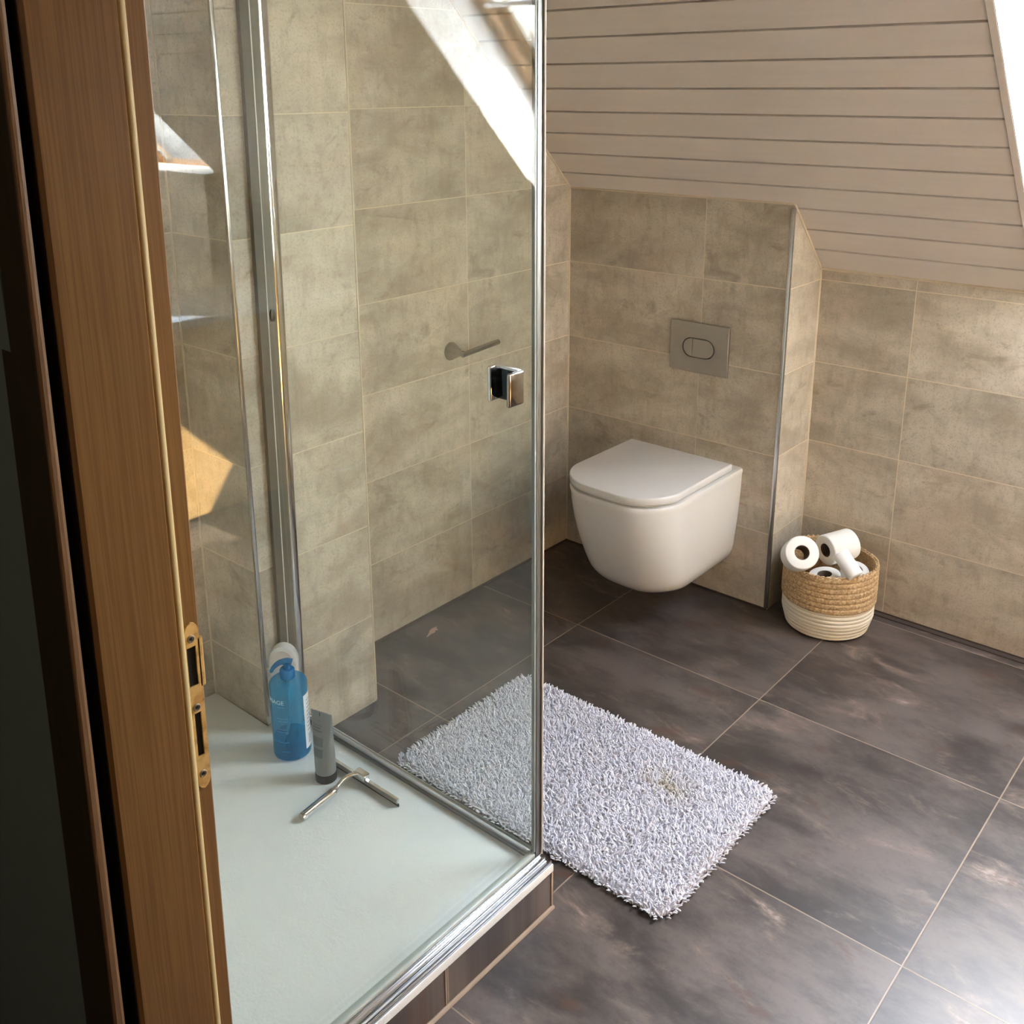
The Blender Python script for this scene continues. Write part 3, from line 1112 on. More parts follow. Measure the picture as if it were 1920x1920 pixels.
# top lip
loops.append(d_loop(0.172, -0.447, 0.0, 0.105, ZR, back_r=0.004))
loops.append(d_loop(0.1795, -0.4545, 0.0, 0.110, ZR - 0.002, back_r=0.004))
loops.append(d_loop(0.182, -0.457, 0.0, 0.112, ZR - 0.008, back_r=0.004))
ts = [0.06, 0.12, 0.2, 0.3, 0.4, 0.5, 0.6, 0.68, 0.75, 0.8, 0.84, 0.88, 0.91, 0.94, 0.96, 0.98, 0.992, 1.0]
for t in ts:
    z = ZR + (ZB - ZR) * t
    fin = 0.030 * t + 0.085 * t ** 1.8 + rounded(t) * 0.9
    win = 0.002 + 0.026 * t ** 2.0 + rounded(t) * 0.75
    rr = 0.112 - 0.012 * t
    loops.append(d_loop(0.182 - win, -0.457 + fin, 0.0, min(rr, 0.182 - win - 0.01), z, back_r=0.004))
rings(bm, loops)
obj('bowl', bm, MT['ceramic'], toilet, smooth=50)


def lid_bm(z0, z1, inset, yb, r=0.004):
    b_ = new_bm()
    def L(i, z):
        return d_loop(0.1795 - inset - i, -0.4585 + inset + i, yb - i, 0.108 - inset - i * 0.5, z, back_r=0.004)
    rings(b_, [L(r, z0), L(r * 0.3, z0 + r * 0.3), L(0, z0 + r), L(0, z1 - r), L(r * 0.3, z1 - r * 0.3), L(r, z1)])
    return b_


obj('seat', lid_bm(ZR + 0.003, ZR + 0.0075, 0.006, -0.072, 0.0015), MT['seat'], toilet, smooth=50)
obj('lid', lid_bm(ZR + 0.0078, ZR + 0.0305, 0.0, -0.066, 0.0035), MT['seat'], toilet, smooth=50)
bm = new_bm()
box(bm, TXC - 0.15, TXC + 0.15, -0.074, -0.050, ZR - 0.001, ZR + 0.012, 0.002)
obj('hinge', bm, MT['seat'], toilet)

# flush plate
fp = thing('flush_plate', (0.5, 0, 0.788), 'brushed grey steel flush plate with oval button above the toilet', 'flush plate')
bm = new_bm()
X0, X1, Z0, Z1 = 0.4008, 0.5999, 0.7105, 0.8646
# plate with an oval opening: outer rectangle and inner stadium bridged
cx, cz, hl, hr = 0.499, 0.787, 0.0245, 0.0305


def stadium(hl_, r_, y, n=14):
    out = []
    for i in range(n + 1):
        a = -PI / 2 + PI * i / n
        out.append(Vector((cx + hl_ + r_ * math.cos(a), y, cz + r_ * math.sin(a))))
    for i in range(n + 1):
        a = PI / 2 + PI * i / n
        out.append(Vector((cx - hl_ + r_ * math.cos(a), y, cz + r_ * math.sin(a))))
    return out


def rect_like(pts, inset, y):
    """project the stadium's directions onto the rectangle outline"""
    out = []
    for p in pts:
        dx, dz = p.x - cx, p.z - cz
        k_ = 1e9
        if dx > 1e-9:
            k_ = min(k_, (X1 - inset - cx) / dx)
        if dx < -1e-9:
            k_ = min(k_, (X0 + inset - cx) / dx)
        if dz > 1e-9:
            k_ = min(k_, (Z1 - inset - cz) / dz)
        if dz < -1e-9:
            k_ = min(k_, (Z0 + inset - cz) / dz)
        out.append(Vector((cx + dx * k_, y, cz + dz * k_)))
    # snap the samples nearest to each corner
    for X in (X0 + inset, X1 - inset):
        for Z in (Z0 + inset, Z1 - inset):
            j = min(range(len(out)), key=lambda q: (out[q].x - X) ** 2 + (out[q].z - Z) ** 2)
            out[j] = Vector((X, y, Z))
    return out


st = stadium(hl, hr, -0.009)
rings(bm, [rect_like(st, 0, -0.0005), rect_like(st, 0, -0.008), rect_like(st, 0.0012, -0.009), st, stadium(hl, hr, -0.003)], False, False)
obj('cover', bm, MT['steel'], fp, smooth=20)
bm = new_bm()
rings(bm, [stadium(hl, hr - 0.0003, -0.0028), stadium(hl, hr - 0.0003, -0.002)])
obj('button_gap_shade', bm, MT['recess_shade'], fp, smooth=0)  # near-black sheet painting the shade in the gap round the buttons


def half_button(side):
    s_ = stadium(hl, hr - 0.0030, -0.0085, 16)
    split = cx - 0.0205
    keep = []
    for p in s_:
        q = p.copy()
        if side > 0 and q.x < split + 0.0005:
            q.x = split + 0.0005
        if side < 0 and q.x > split - 0.0005:
            q.x = split - 0.0005
        keep.append(q)
    # make both straight edges reach the full height
    b_ = new_bm()
    zt_, zb_ = cz + hr - 0.0030, cz - hr + 0.0022
    pts = [p for p in keep if (abs(p.x - split) > 0.0006)]
    e = split + 0.0005 * side
    if side > 0:
        # order runs bottom right -> top right -> (left part dropped)
        loop = [Vector((e, -0.0085, zb_))] + pts + [Vector((e, -0.0085, zt_))]
        loop = [Vector((e, -0.0085, zb_))] + [p for p in s_[:17]] + [Vector((e, -0.0085, zt_))]
    else:
        loop = [Vector((e, -0.0085, zt_))] + [p for p in s_[17:]] + [Vector((e, -0.0085, zb_))]
    back = [Vector((p.x, -0.0029, p.z)) for p in loop]
    rings(b_, [back, loop])
    return b_


obj('button', half_button(1), MT['steel'], fp, smooth=25)
obj('button', half_button(-1), MT['steel'], fp, smooth=25)

# toilet paper holder
hold = thing('paper_holder', (0, -0.565, 0.81), 'empty chrome toilet roll holder on the left tiled wall', 'toilet roll holder')
bm = new_bm()
lathe(bm, [(0.0275, 0.0003), (0.0275, 0.002), (0.0085, 0.04), (0.0085, 0.05)], (0, -0.566, 0.808), (1, 0, 0), 32)
obj('rosette', bm, MT['satin'], hold)
bm = new_bm()
tube(bm, [(0.055, -0.577, 0.807), (0.055, -0.5755, 0.807), (0.055, -0.418, 0.8165), (0.055, -0.4165, 0.8165)], [0.0065, 0.0082, 0.0082, 0.0065], 16)
obj('bar', bm, MT['satin'], hold)

# ------------------------------------------------------------------ bath mat
MX0, MX1, MY0, MY1 = 0.436, 1.196, -1.244, -0.758
mat_o = thing('bath_mat', (0.8, -1.0, 0), 'white shaggy bath mat with a faint yellow stain beside the shower', 'bath mat')


def mat_pile():
    n = NB('white_chenille')
    p = n.pos()
    x, y, z = n.sep(p)
    a = n.noise(p, 60.0, 3)
    d = n.vec('DISTANCE', n.vec('MULTIPLY', p, (1.0, 1.6, 0.0)), (1.0, -0.905 * 1.6, 0.0))
    x_ = n.n('ShaderNodeVectorMath', operation='DISTANCE')
    n.put(x_.inputs[0], n.vec('MULTIPLY', p, (1.0, 1.5, 0.0)))
    x_.inputs[1].default_value = (0.995, -0.90 * 1.5, 0.0)
    st_ = n.math('MULTIPLY', n.math('SUBTRACT', 1.0, n.ramp(x_.outputs['Value'], 0.0, 0.11)), n.ramp(n.noise(p, 30.0, 4), 0.3, 0.65))
    c = n.mix(a, rgb(222, 219, 224), rgb(236, 234, 239))
    c = n.mix(n.math('MULTIPLY', st_, 0.55), c, rgb(196, 178, 138))
    return n.bsdf(c, 0.9, spec=0.1)


MT['pile'] = mat_pile()


def mat_corner(x, y, r=0.03):
    """signed inset from the rounded outline (positive inside)"""
    hx, hy = (MX1 - MX0) / 2, (MY1 - MY0) / 2
    qx, qy = abs(x - (MX0 + MX1) / 2) - hx + r, abs(y - (MY0 + MY1) / 2) - hy + r
    return r - (math.hypot(max(qx, 0), max(qy, 0)) + min(max(qx, qy), 0))


bm = new_bm()
cxm, cym = (MX0 + MX1) / 2, (MY0 + MY1) / 2
lp = []
for sx, sy, a0 in ((1, 1, 0), (-1, 1, PI / 2), (-1, -1, PI), (1, -1, 1.5 * PI)):
    for i in range(7):
        a = a0 + PI / 2 * i / 6
        lp.append((cxm + sx * ((MX1 - MX0) / 2 - 0.036) + 0.026 * math.cos(a), cym + sy * ((MY1 - MY0) / 2 - 0.036) + 0.026 * math.sin(a)))
rings(bm, [[Vector((x, y, z)) for x, y in lp] for z in (0.0005, 0.006)])
obj('backing', bm, MT['pile'], mat_o, smooth=0)
verts, faces = [], []
sp_ = 0.0052
nx_, ny_ = int((MX1 - MX0) / sp_), int((MY1 - MY0) / sp_)
for i in range(nx_ + 1):
    for j in range(ny_ + 1):
        x = MX0 + i * sp_ + rnd.uniform(-.45, .45) * sp_
        y = MY0 + j * sp_ + rnd.uniform(-.45, .45) * sp_
        ins = mat_corner(x, y) + rnd.uniform(-0.003, 0.003)
        if ins < 0.002:
            continue
        h = rnd.uniform(0.014, 0.021) * min(1.0, 0.45 + ins * 28)
        lean = rnd.uniform(0, 2 * PI)
        la = rnd.uniform(0.2, 0.75) * h
        dx, dy = math.cos(lean) * la, math.sin(lean) * la
        if ins < 0.012:
            ox, oy = x - cxm, y - cym
            # edge tufts lean outward
            if abs(ox) / (MX1 - MX0) > abs(oy) / (MY1 - MY0):
                dx += math.copysign(0.006, ox)
            else:
                dy += math.copysign(0.006, oy)
        b0 = len(verts)
        rr = rnd.uniform(0.0019, 0.0027)
        ang = rnd.uniform(0, PI)
        for t, w in ((0.0, 0.9), (0.55, 1.15), (0.9, 0.8)):
            for q in range(4):
                a = ang + q * PI / 2
                verts.append((x + dx * t * t + rr * w * math.cos(a), y + dy * t * t + rr * w * math.sin(a), 0.003 + (h - 0.003) * t))
        verts.append((x + dx, y + dy, h))
        for l in range(2):
            for q in range(4):
                a_, b_ = b0 + l * 4 + q, b0 + l * 4 + (q + 1) % 4
                faces.append((a_, b_, b_ + 4, a_ + 4))
        for q in range(4):
            faces.append((b0 + 8 + q, b0 + 8 + (q + 1) % 4, b0 + 12))
me = bpy.data.meshes.new('pile')
me.from_pydata(verts, [], faces)
me.materials.append(MT['pile'])
me.polygons.foreach_set('use_smooth', [True] * len(me.polygons))
po = bpy.data.objects.new('pile', me)
COL.objects.link(po)
po.parent = mat_o
po.matrix_parent_inverse = Matrix.Translation(-mat_o.location)
po['kind'] = 'stuff'

# ------------------------------------------------------------------ basket with toilet rolls
BX, BY = 0.944, 0.050
BH, BR = 0.208, 0.131
basket = thing('basket', (BX, BY, 0), 'round rope basket, jute above and white below, filled with toilet rolls', 'basket')


def jute():
    n = NB('natural_jute')
    p = n.pos()
    a = n.noise(p, 160.0, 4, 0.7)
    b = n.noise(n.vec('MULTIPLY', p, (1, 1, 2.5)), 45.0, 4, 0.6)
    c = n.mix(n.ramp(a, 0.35, 0.68), rgb(158, 124, 84), rgb(218, 190, 146))
    c = n.mix(n.math('MULTIPLY', n.ramp(b, 0.45, 0.7), 0.5), c, rgb(190, 152, 106))
    return n.bsdf(c, 0.8, bump=a, bstr=0.5, bdist=0.002)


def cotton():
    n = NB('white_cotton_rope')
    p = n.pos()
    a = n.noise(p, 220.0, 3, 0.6)
    c = n.mix(a, rgb(218, 207, 186), rgb(238, 229, 210))
    return n.bsdf(c, 0.85, bump=a, bstr=0.3, bdist=0.001)


MT['jute'] = jute()
MT['cotton'] = cotton()


def rim_lift(a):
    return 0.010 * max(0.0, math.cos(a - 2.5)) ** 2 + 0.004 * math.cos(2 * a + 0.5)


def wall_r(t):
    """radius by height fraction"""
    return BR * (0.90 + 0.11 * min(1, t / 0.25) - 0.02 * max(0, t - 0.6))


bm = new_bm()
ZC = 0.098
loops = [[Vector((BX + 0.6 * BR * math.cos(2 * PI * k / 96), BY + 0.6 * BR * math.sin(2 * PI * k / 96), 0.0008)) for k in range(96)]]
rowsn = 8
for i in range(rowsn * 6 + 1):
    t = i / (rowsn * 6)
    z = 0.0008 + (ZC - 0.0008) * t
    ph = (t * rowsn) % 1.0
    r_ = wall_r(z / BH) + 0.0028 * math.sqrt(max(0.0, 1 - (2 * ph - 1) ** 2)) - 0.003
    if t < 0.08:
        r_ -= 0.012 * (1 - t / 0.08) ** 2
    loops.append([Vector((BX + r_ * math.cos(2 * PI * k / 96), BY + r_ * math.sin(2 * PI * k / 96), z)) for k in range(96)])
rings(bm, loops, True, False)
obj('cotton_base', bm, MT['cotton'], basket, smooth=60)
bm = new_bm()
loops = []
nj = 7
NA = 240
for i in range(nj * 6 + 1):
    t = i / (nj * 6)
    row = int(min(t * nj, nj - 1e-6))
    ph = t * nj - row
    lp = []
    for k in range(NA):
        a = 2 * PI * k / NA
        zt_ = BH + rim_lift(a)
        z = ZC - 0.003 + (zt_ - ZC + 0.003) * t
        plait = abs(math.sin(a * 30 + (ph - 0.5) * 2.6 * (1 if row % 2 else -1)))
        r_ = wall_r(z / BH) + 0.0022 + 0.0030 * math.sqrt(max(0.0, 1 - (2 * ph - 1) ** 2)) * (0.55 + 0.45 * plait) - 0.001
        lp.append(Vector((BX + r_ * math.cos(a), BY + r_ * math.sin(a), z)))
    loops.append(lp)
# over the rim and down inside
for dr, dz in ((-0.003, 0.002), (-0.007, 0.0), (-0.008, -0.02), (-0.009, -0.08), (-0.012, -0.17)):
    loops.append([Vector((BX + (wall_r(1) + dr) * math.cos(2 * PI * k / NA), BY + (wall_r(1) + dr) * math.sin(2 * PI * k / NA), BH + rim_lift(2 * PI * k / NA) * (1 if dz > -0.05 else 0.3) + dz)) for k in range(NA)])
rings(bm, loops, False, True)
obj('jute_band', bm, MT['jute'], basket, smooth=60)
bm = new_bm()
rope = []
for k in range(361):
    a = 2 * PI * k / 360
    for_ = 0.0016
    rope.append((BX + (wall_r(1) - 0.001 + for_ * math.cos(a * 55)) * math.cos(a), BY + (wall_r(1) - 0.001 + for_ * math.cos(a * 55)) * math.sin(a), BH + rim_lift(a) + 0.0015 + for_ * math.sin(a * 55)))
tube(bm, rope, 0.0032, 6, False)
obj('rim_braid', bm, MT['jute'], basket)

MT['paper'] = plain('white_tissue', rgb(240, 238, 232), 0.9, 0.0, 0.03, 120)
MT['core'] = plain('grey_card', rgb(120, 104, 90), 0.9)


def make_roll(label, centre, axis, r, length, ri=0.021):
    t = thing('toilet_roll', centre, label, 'toilet roll', 'toilet rolls in the basket')
    b_ = new_bm()
    e = 0.004
    h = length / 2
    lathe(b_, [(ri, -h), (r - e, -h), (r - e * 0.3, -h + e * 0.3), (r, -h + e), (r, h - e), (r - e * 0.3, h - e * 0.3), (r - e, h), (ri, h), (ri, h), (ri, -h)], centre, axis, 48, False, False)
    obj('paper', b_, MT['paper'], t, smooth=50)
    b_ = new_bm()
    lathe(b_, [(ri - 0.0002, -h + 0.001), (ri - 0.0002, h - 0.001), (ri - 0.0015, h - 0.001), (ri - 0.0015, -h + 0.001), (ri - 0.0002, -h + 0.001)], centre, axis, 32, False, False)
    obj('core', b_, MT['core'], t, smooth=50)
    return t


def view_axis(u, v, a, b, c):
    """direction given as right, up and toward the viewer, seen from a place in the picture"""
    t = -ray(u, v).normalized()
    r_ = (CR - t * CR.dot(t)).normalized()
    return (r_ * a + t.cross(r_) * b + t * c).normalized()


ax = view_axis(1504, 1036, 0.16, 0.10, 0.98)
make_roll('toilet roll at the left front of the basket, its hole facing the viewer', depth(1504, 1036, 2.875) - ax * 0.0475, ax, 0.0475, 0.095)
ax = view_axis(1571, 1024, -0.76, -0.22, 0.60)
make_roll('toilet roll lying on top of the heap in the basket, at the back', depth(1571, 1025, 3.03), ax, 0.0455, 0.095)
ax = view_axis(1547, 1073, -0.02, 0.86, 0.50)
make_roll('toilet roll lying low at the front of the basket, hole facing up', depth(1546, 1076, 2.955) - ax * 0.045, ax, 0.045, 0.09)
ax = view_axis(1604, 1066, 0.22, 0.72, 0.62)
make_roll('toilet roll at the right side of the basket, mostly hidden by the thin one', depth(1604, 1067, 2.99) - ax * 0.045, ax, 0.040, 0.09)
ax = view_axis(1590, 1060, 0.50, -0.84, 0.12)
make_roll('thin nearly used up toilet roll leaning on the right of the basket', depth(1590, 1059, 2.885), ax, 0.0235, 0.078, 0.006)

# ------------------------------------------------------------------ things on the shower tray
def wrap_text(s, size, cx_, cy_, r_, a_end, z, mat, parent, name):
    """lettering wrapped round a cylinder, its last letter ending at angle a_end"""
    cu = bpy.data.curves.new('lettering', 'FONT')
    cu.body = s
    cu.size = size
    cu.resolution_u = 3
    to = bpy.data.objects.new('lettering', cu)
    COL.objects.link(to)
    bpy.context.view_layer.update()
    me_ = bpy.data.meshes.new_from_object(to.evaluated_get(bpy.context.evaluated_depsgraph_get()))
    bpy.data.objects.remove(to)
    bpy.data.curves.remove(cu)
    b_ = new_bm()
    b_.from_mesh(me_)
    bpy.data.meshes.remove(me_)
    bmesh.ops.triangulate(b_, faces=b_.faces[:])
    xm = max(v.co.x for v in b_.verts)
    for v in b_.verts:
        a = a_end + (v.co.x - xm) / r_
        v.co = Vector((cx_ + r_ * math.cos(a), cy_ + r_ * math.sin(a), z + v.co.y))
    return obj(name, b_, mat, parent, smooth=0)


def patch(b_, cx_, cy_, r_, a0, a1, z0, z1, n=10):
    lo_ = [b_.verts.new((cx_ + r_ * math.cos(a0 + (a1 - a0) * i / n), cy_ + r_ * math.sin(a0 + (a1 - a0) * i / n), z0)) for i in range(n + 1)]
    hi_ = [b_.verts.new((v.co.x, v.co.y, z1)) for v in lo_]
    for i in range(n):
        b_.faces.new((lo_[i], lo_[i + 1], hi_[i + 1], hi_[i]))


PBX, PBY = 0.336, -1.4535
PR = 0.0418
pb = thing('pump_bottle', (PBX, PBY, TRAYZ), 'translucent blue pump bottle standing on the white shower tray', 'bottle')


def blue_plastic(name, c0, alpha):
    n = NB(name)
    f = n.noise(n.pos(), 30.0, 2)
    d = n.n('ShaderNodeBsdfPrincipled')
    n.put(d.inputs['Base Color'], n.mix(f, c0, tuple(min(1, x * 1.12) for x in c0[:3]) + (1,)))
    d.inputs['Roughness'].default_value = 0.12
    t_ = n.n('ShaderNodeBsdfTransparent')
    t_.inputs[0].default_value = (0.45, 0.78, 0.92, 1)
    mx = n.n('ShaderNodeMixShader')
    mx.inputs[0].default_value = alpha
    n.t.links.new(t_.outputs[0], mx.inputs[1])
    n.t.links.new(d.outputs[0], mx.inputs[2])
    n.t.links.new(mx.outputs[0], n.out.inputs[0])
    return n.m


MT['blue'] = blue_plastic('translucent_blue_plastic', rgb(48, 146, 192), 0.42)
MT['blue_cap'] = plain('blue_pump_plastic', rgb(28, 112, 166), 0.2)
bm = new_bm()
BHH = 0.186
lathe(bm, [(0.0, 0.0), (PR - 0.006, 0.0), (PR - 0.001, 0.003), (PR, 0.008), (PR, BHH - 0.010), (PR - 0.001, BHH - 0.005), (PR - 0.005, BHH - 0.001), (PR - 0.010, BHH), (0.017, BHH + 0.001), (0.0145, BHH + 0.006), (0.0, BHH + 0.008)], (PBX, PBY, TRAYZ + 0.0003), (0, 0, 1), 48, False, False)
body = obj('bottle_body', bm, MT['blue'], pb, smooth=50)
bm = new_bm()
lathe(bm, [(0.0, 0.003), (PR - 0.005, 0.003), (PR - 0.003, 0.006), (PR - 0.003, 0.045), (0.0, 0.045)], (PBX, PBY, TRAYZ), (0, 0, 1), 40, False, False)
obj('liquid', bm, blue_plastic('blue_wash', rgb(24, 112, 170), 0.5), body, smooth=50)
bm = new_bm()
zb = TRAYZ + BHH + 0.006
lathe(bm, [(0.0, 0.0), (0.0165, 0.0), (0.0165, 0.018), (0.0145, 0.0205), (0.007, 0.0205), (0.007, 0.033), (0.0, 0.033)], (PBX, PBY, zb), (0, 0, 1), 32, False, False)
obj('pump_collar', bm, MT['blue_cap'], pb, smooth=40)
bm = new_bm()
# pump head with a curved spout pointing to the picture's left
dirv = Vector((-CR.x * 0.95 - CF.x * -0.0, -CR.y * 0.95, 0)).normalized()
top = Vector((PBX, PBY, zb + 0.034))
pts = spline([top - dirv * 0.012 + Vector((0, 0, 0.001)), top + Vector((0, 0, 0.004)), top + dirv * 0.016 + Vector((0, 0, 0.0)), top + dirv * 0.030 + Vector((0, 0, -0.012)), top + dirv * 0.036 + Vector((0, 0, -0.023))], 5)
tube(bm, pts, [0.0085 - 0.0052 * (i / (len(pts) - 1)) ** 1.2 for i in range(len(pts))], 14)
lathe(bm, [(0.0, -0.004), (0.008, -0.004), (0.009, 0.006), (0.0, 0.009)], top, (0, 0, 1), 20, False, False)
obj('pump_head', bm, MT['blue_cap'], pb, smooth=50)
bm = new_bm()
tube(bm, spline([(PBX, PBY, zb), (PBX + 0.004, PBY - 0.004, TRAYZ + 0.1), (PBX - 0.014, PBY - 0.012, TRAYZ + 0.012)], 6), 0.0032, 8)
obj('dip_tube', bm, plain('pale_dip_tube', rgb(170, 205, 220), 0.3), pb)
vdir = math.atan2(CAM.y - PBY, CAM.x - PBX)        # angle that faces the viewer
bm = new_bm()
patch(bm, PBX, PBY, PR + 0.0003, vdir + 0.80, vdir + 1.75, TRAYZ + 0.02, TRAYZ + 0.155)
lab = obj('label', bm, plain('white_paper_label', rgb(226, 232, 236), 0.45), pb, smooth=60)
bm = new_bm()
for i in range(9):
    z = TRAYZ + 0.062 + i * 0.0095
    patch(bm, PBX, PBY, PR + 0.0006, vdir + 1.02, vdir + 1.55 - 0.08 * (i % 3), z, z + 0.0022, 6)
for i in range(9):
    z = TRAYZ + 0.030 + i * 0.0027
    patch(bm, PBX, PBY, PR + 0.0006, vdir + 1.04, vdir + 1.30, z, z + (0.0012 if i % 3 else 0.0018), 4)
obj('print', bm, plain('grey_print', rgb(110, 122, 132), 0.6), lab, smooth=0)
MT['ink_faint'] = plain('faint_print', rgb(120, 176, 206), 0.5)
MT['ink'] = plain('white_print', rgb(214, 236, 244), 0.5)
wrap_text('URIAGE', 0.0150, PBX, PBY, PR + 0.0005, vdir - 0.30, TRAYZ + 0.146, MT['ink'], body, 'lettering')
for z, w in ((0.139, 0.42), (0.110, 0.62), (0.103, 0.50), (0.083, 0.55), (0.076, 0.66), (0.050, 0.85), (0.026, 0.45)):
    a1 = vdir - 0.28 if z > 0.13 else vdir - 0.15
    bm = new_bm()
    patch(bm, PBX, PBY, PR + 0.0005, a1 - w, a1, TRAYZ + z, TRAYZ + z + 0.0014, 8)
    obj('small_print', bm, MT['ink_faint'], body, smooth=0)

# grey tube
tx_, ty_ = 0.4685, -1.4655
tb = thing('cosmetic_tube', (tx_, ty_, TRAYZ), 'grey squeeze tube standing on its black cap on the shower tray', 'tube')
MT['tube'] = plain('grey_tube_plastic', rgb(128, 132, 132), 0.35, 0.0, 0.05)
MT['tube_dark'] = plain('dark_grey_print', rgb(100, 104, 104), 0.45)
ct = Vector((CR.x, CR.y, 0)).normalized()
seam = (ct * 0.90 + Vector((-CF.x, -CF.y, 0)).normalized() * 0.44).normalized()       # direction of the flat crimp
perp = Vector((-seam.y, seam.x, 0))
bm = new_bm()
loops = []
H0, H1 = TRAYZ + 0.020, TRAYZ + 0.162
R0 = 0.0225
for i in range(15):
    t = i / 14
    z = H0 + (H1 - H0) * t
    a_ = R0 + 0.0055 * t
    b_ = R0 * (1 - t ** 1.6) + 0.0012 * t
    lp = []
    for k in range(40):
        q = 2 * PI * k / 40
        p = Vector((tx_, ty_, z)) + seam * a_ * math.cos(q) + perp * max(b_, 0.0012) * math.sin(q)
        p += Vector((-0.006 * t, 0.002 * t, 0))
        lp.append(p)
    loops.append(lp)
rings(bm, loops)
tube_body = obj('tube_body', bm, MT['tube'], tb, smooth=60)
bm = new_bm()
lathe(bm, [(0.0, 0.0), (0.0222, 0.0), (0.0232, 0.001), (0.0232, 0.0195), (0.0, 0.0195)], (tx_, ty_, TRAYZ + 0.0003), (0, 0, 1), 40, False, False)
obj('cap', bm, MT['black'], tb, smooth=40)


def tube_pt(q, t, off=0.0004):
    z = H0 + (H1 - H0) * t
    a_ = R0 + 0.0055 * t + off
    b_ = max(R0 * (1 - t ** 1.6) + 0.0012 * t, 0.0012) + off
    return Vector((tx_ - 0.006 * t, ty_ + 0.002 * t, z)) + seam * a_ * math.cos(q) + perp * b_ * math.sin(q)


vq = -PI / 2 if perp.dot(Vector((CAM.x - tx_, CAM.y - ty_, 0))) < 0 else PI / 2
sg = 1 if vq < 0 else -1


def tube_patch(b_, q0, q1, t0, t1, n=8):
    g_ = [[b_.verts.new(tube_pt(vq + sg * (q0 + (q1 - q0) * i / n), t0 + (t1 - t0) * j / 4)) for i in range(n + 1)] for j in range(5)]
    for j in range(4):
        for i in range(n):
            b_.faces.new((g_[j][i], g_[j][i + 1], g_[j + 1][i + 1], g_[j + 1][i]))


bm = new_bm()
for t0, t1 in ((0.30, 0.44), (0.48, 0.62)):
    tube_patch(bm, -0.85, 0.35, t0, t1)
for t0, t1, q1 in ((0.70, 0.725, 0.2), (0.745, 0.77, 0.05), (0.79, 0.80, 0.2)):
    tube_patch(bm, -0.75, q1, t0, t1)
obj('print', bm, MT['tube_dark'], tube_body, smooth=60)
bm = new_bm()
tube_patch(bm, -0.82, -0.74, 0.06, 0.16, 2)
obj('mark', bm, MT['ink'], tube_body, smooth=60)
bm = new_bm()
tube_patch(bm, -0.12, -0.05, 0.94, 0.99, 2)
tube_patch(bm, -0.16, -0.10, 0.86, 0.875, 2)
obj('crimp_mark', bm, MT['black'], tube_body, smooth=60)

# white bottle behind the blue one
wx, wy = 0.262, -1.408
wb = thing('shower_gel_bottle', (wx, wy, TRAYZ), 'white rounded bottle half hidden behind the blue pump bottle', 'bottle')
sd = Vector((CR.x, CR.y, 0)).normalized()
pd = Vector((-sd.y, sd.x, 0))
bm = new_bm()
WH = 0.222
hw_, ht_ = 0.0325, 0.016
lo_ring = []
outline = [(-hw_ * 0.9, 0.0), (-hw_, 0.01), (-hw_, WH * 0.80)]
for i in range(1, 12):
    a = PI - PI * i / 12
    outline.append((hw_ * math.cos(a), WH * 0.80 + WH * 0.20 * math.sin(a) ** 0.9))
outline += [(hw_, WH * 0.80), (hw_, 0.01), (hw_ * 0.9, 0.0)]
front, back, fi, bi = [], [], [], []
base = Vector((wx, wy, TRAYZ + 0.0004))
for x, z in outline:
    front.append(base + sd * x - pd * ht_ * 0.7 + Vector((0, 0, z)))
    back.append(base + sd * x + pd * ht_ * 0.7 + Vector((0, 0, z)))
    fi.append(base + sd * x * 0.86 - pd * ht_ + Vector((0, 0, WH * 0.45 + (z - WH * 0.45) * 0.95)))
    bi.append(base + sd * x * 0.86 + pd * ht_ + Vector((0, 0, WH * 0.45 + (z - WH * 0.45) * 0.95)))
rings(bm, [fi, front, back, bi])
obj('bottle_body', bm, MT['seat'], wb, smooth=50)
bm = new_bm()
rings(bm, [[p - pd * 0.0006 for p in fi[3:14]], [p - pd * 0.0018 for p in fi[3:14]]])
obj('cap', bm, plain('pale_pink_cap', rgb(226, 214, 208), 0.35), wb, smooth=50)

# squeegee
sq = thing('squeegee', (0.53, -1.47, TRAYZ), 'chrome shower squeegee lying on the white tray', 'squeegee')
hpts = [on(565, 1533, 'z', TRAYZ + 0.009), on(597, 1507, 'z', TRAYZ + 0.012), on(626, 1484, 'z', TRAYZ + 0.016), on(634, 1473, 'z', TRAYZ + 0.020), on(645, 1460, 'z', TRAYZ + 0.026), on(658, 1453, 'z', TRAYZ + 0.028), on(676, 1451, 'z', TRAYZ + 0.024)]
bm = new_bm()
sp1 = spline(hpts[:3], 8)
tube(bm, sp1, [0.0085] + [0.0092] * (len(sp1) - 2) + [0.0085], 16)
sp2 = spline(hpts[2:], 6)
tube(bm, sp2, [0.0085 - 0.004 * min(1, i / 6) for i in range(len(sp2))], 12)
obj('handle', bm, MT['chrome'], sq, smooth=50)
bm = new_bm()
hc = on(680, 1452, 'z', TRAYZ + 0.022)
bx0, bx1 = hc.x - 0.126, on(747, 1503, 'z', TRAYZ + 0.012).x
byy = hc.y
box(bm, hc.x - 0.017, hc.x + 0.017, byy - 0.012, byy + 0.006, TRAYZ + 0.013, TRAYZ + 0.031, 0.003)
obj('clamp', bm, MT['chrome'], sq)
bm = new_bm()
hexa(bm, [(bx0, byy - 0.004, TRAYZ + 0.005), (bx1, byy - 0.004, TRAYZ + 0.005), (bx1, byy - 0.0005, TRAYZ + 0.005), (bx0, byy - 0.0005, TRAYZ + 0.005),
          (bx0, byy - 0.006, TRAYZ + 0.018), (bx1, byy - 0.006, TRAYZ + 0.018), (bx1, byy + 0.001, TRAYZ + 0.018), (bx0, byy + 0.001, TRAYZ + 0.018)])
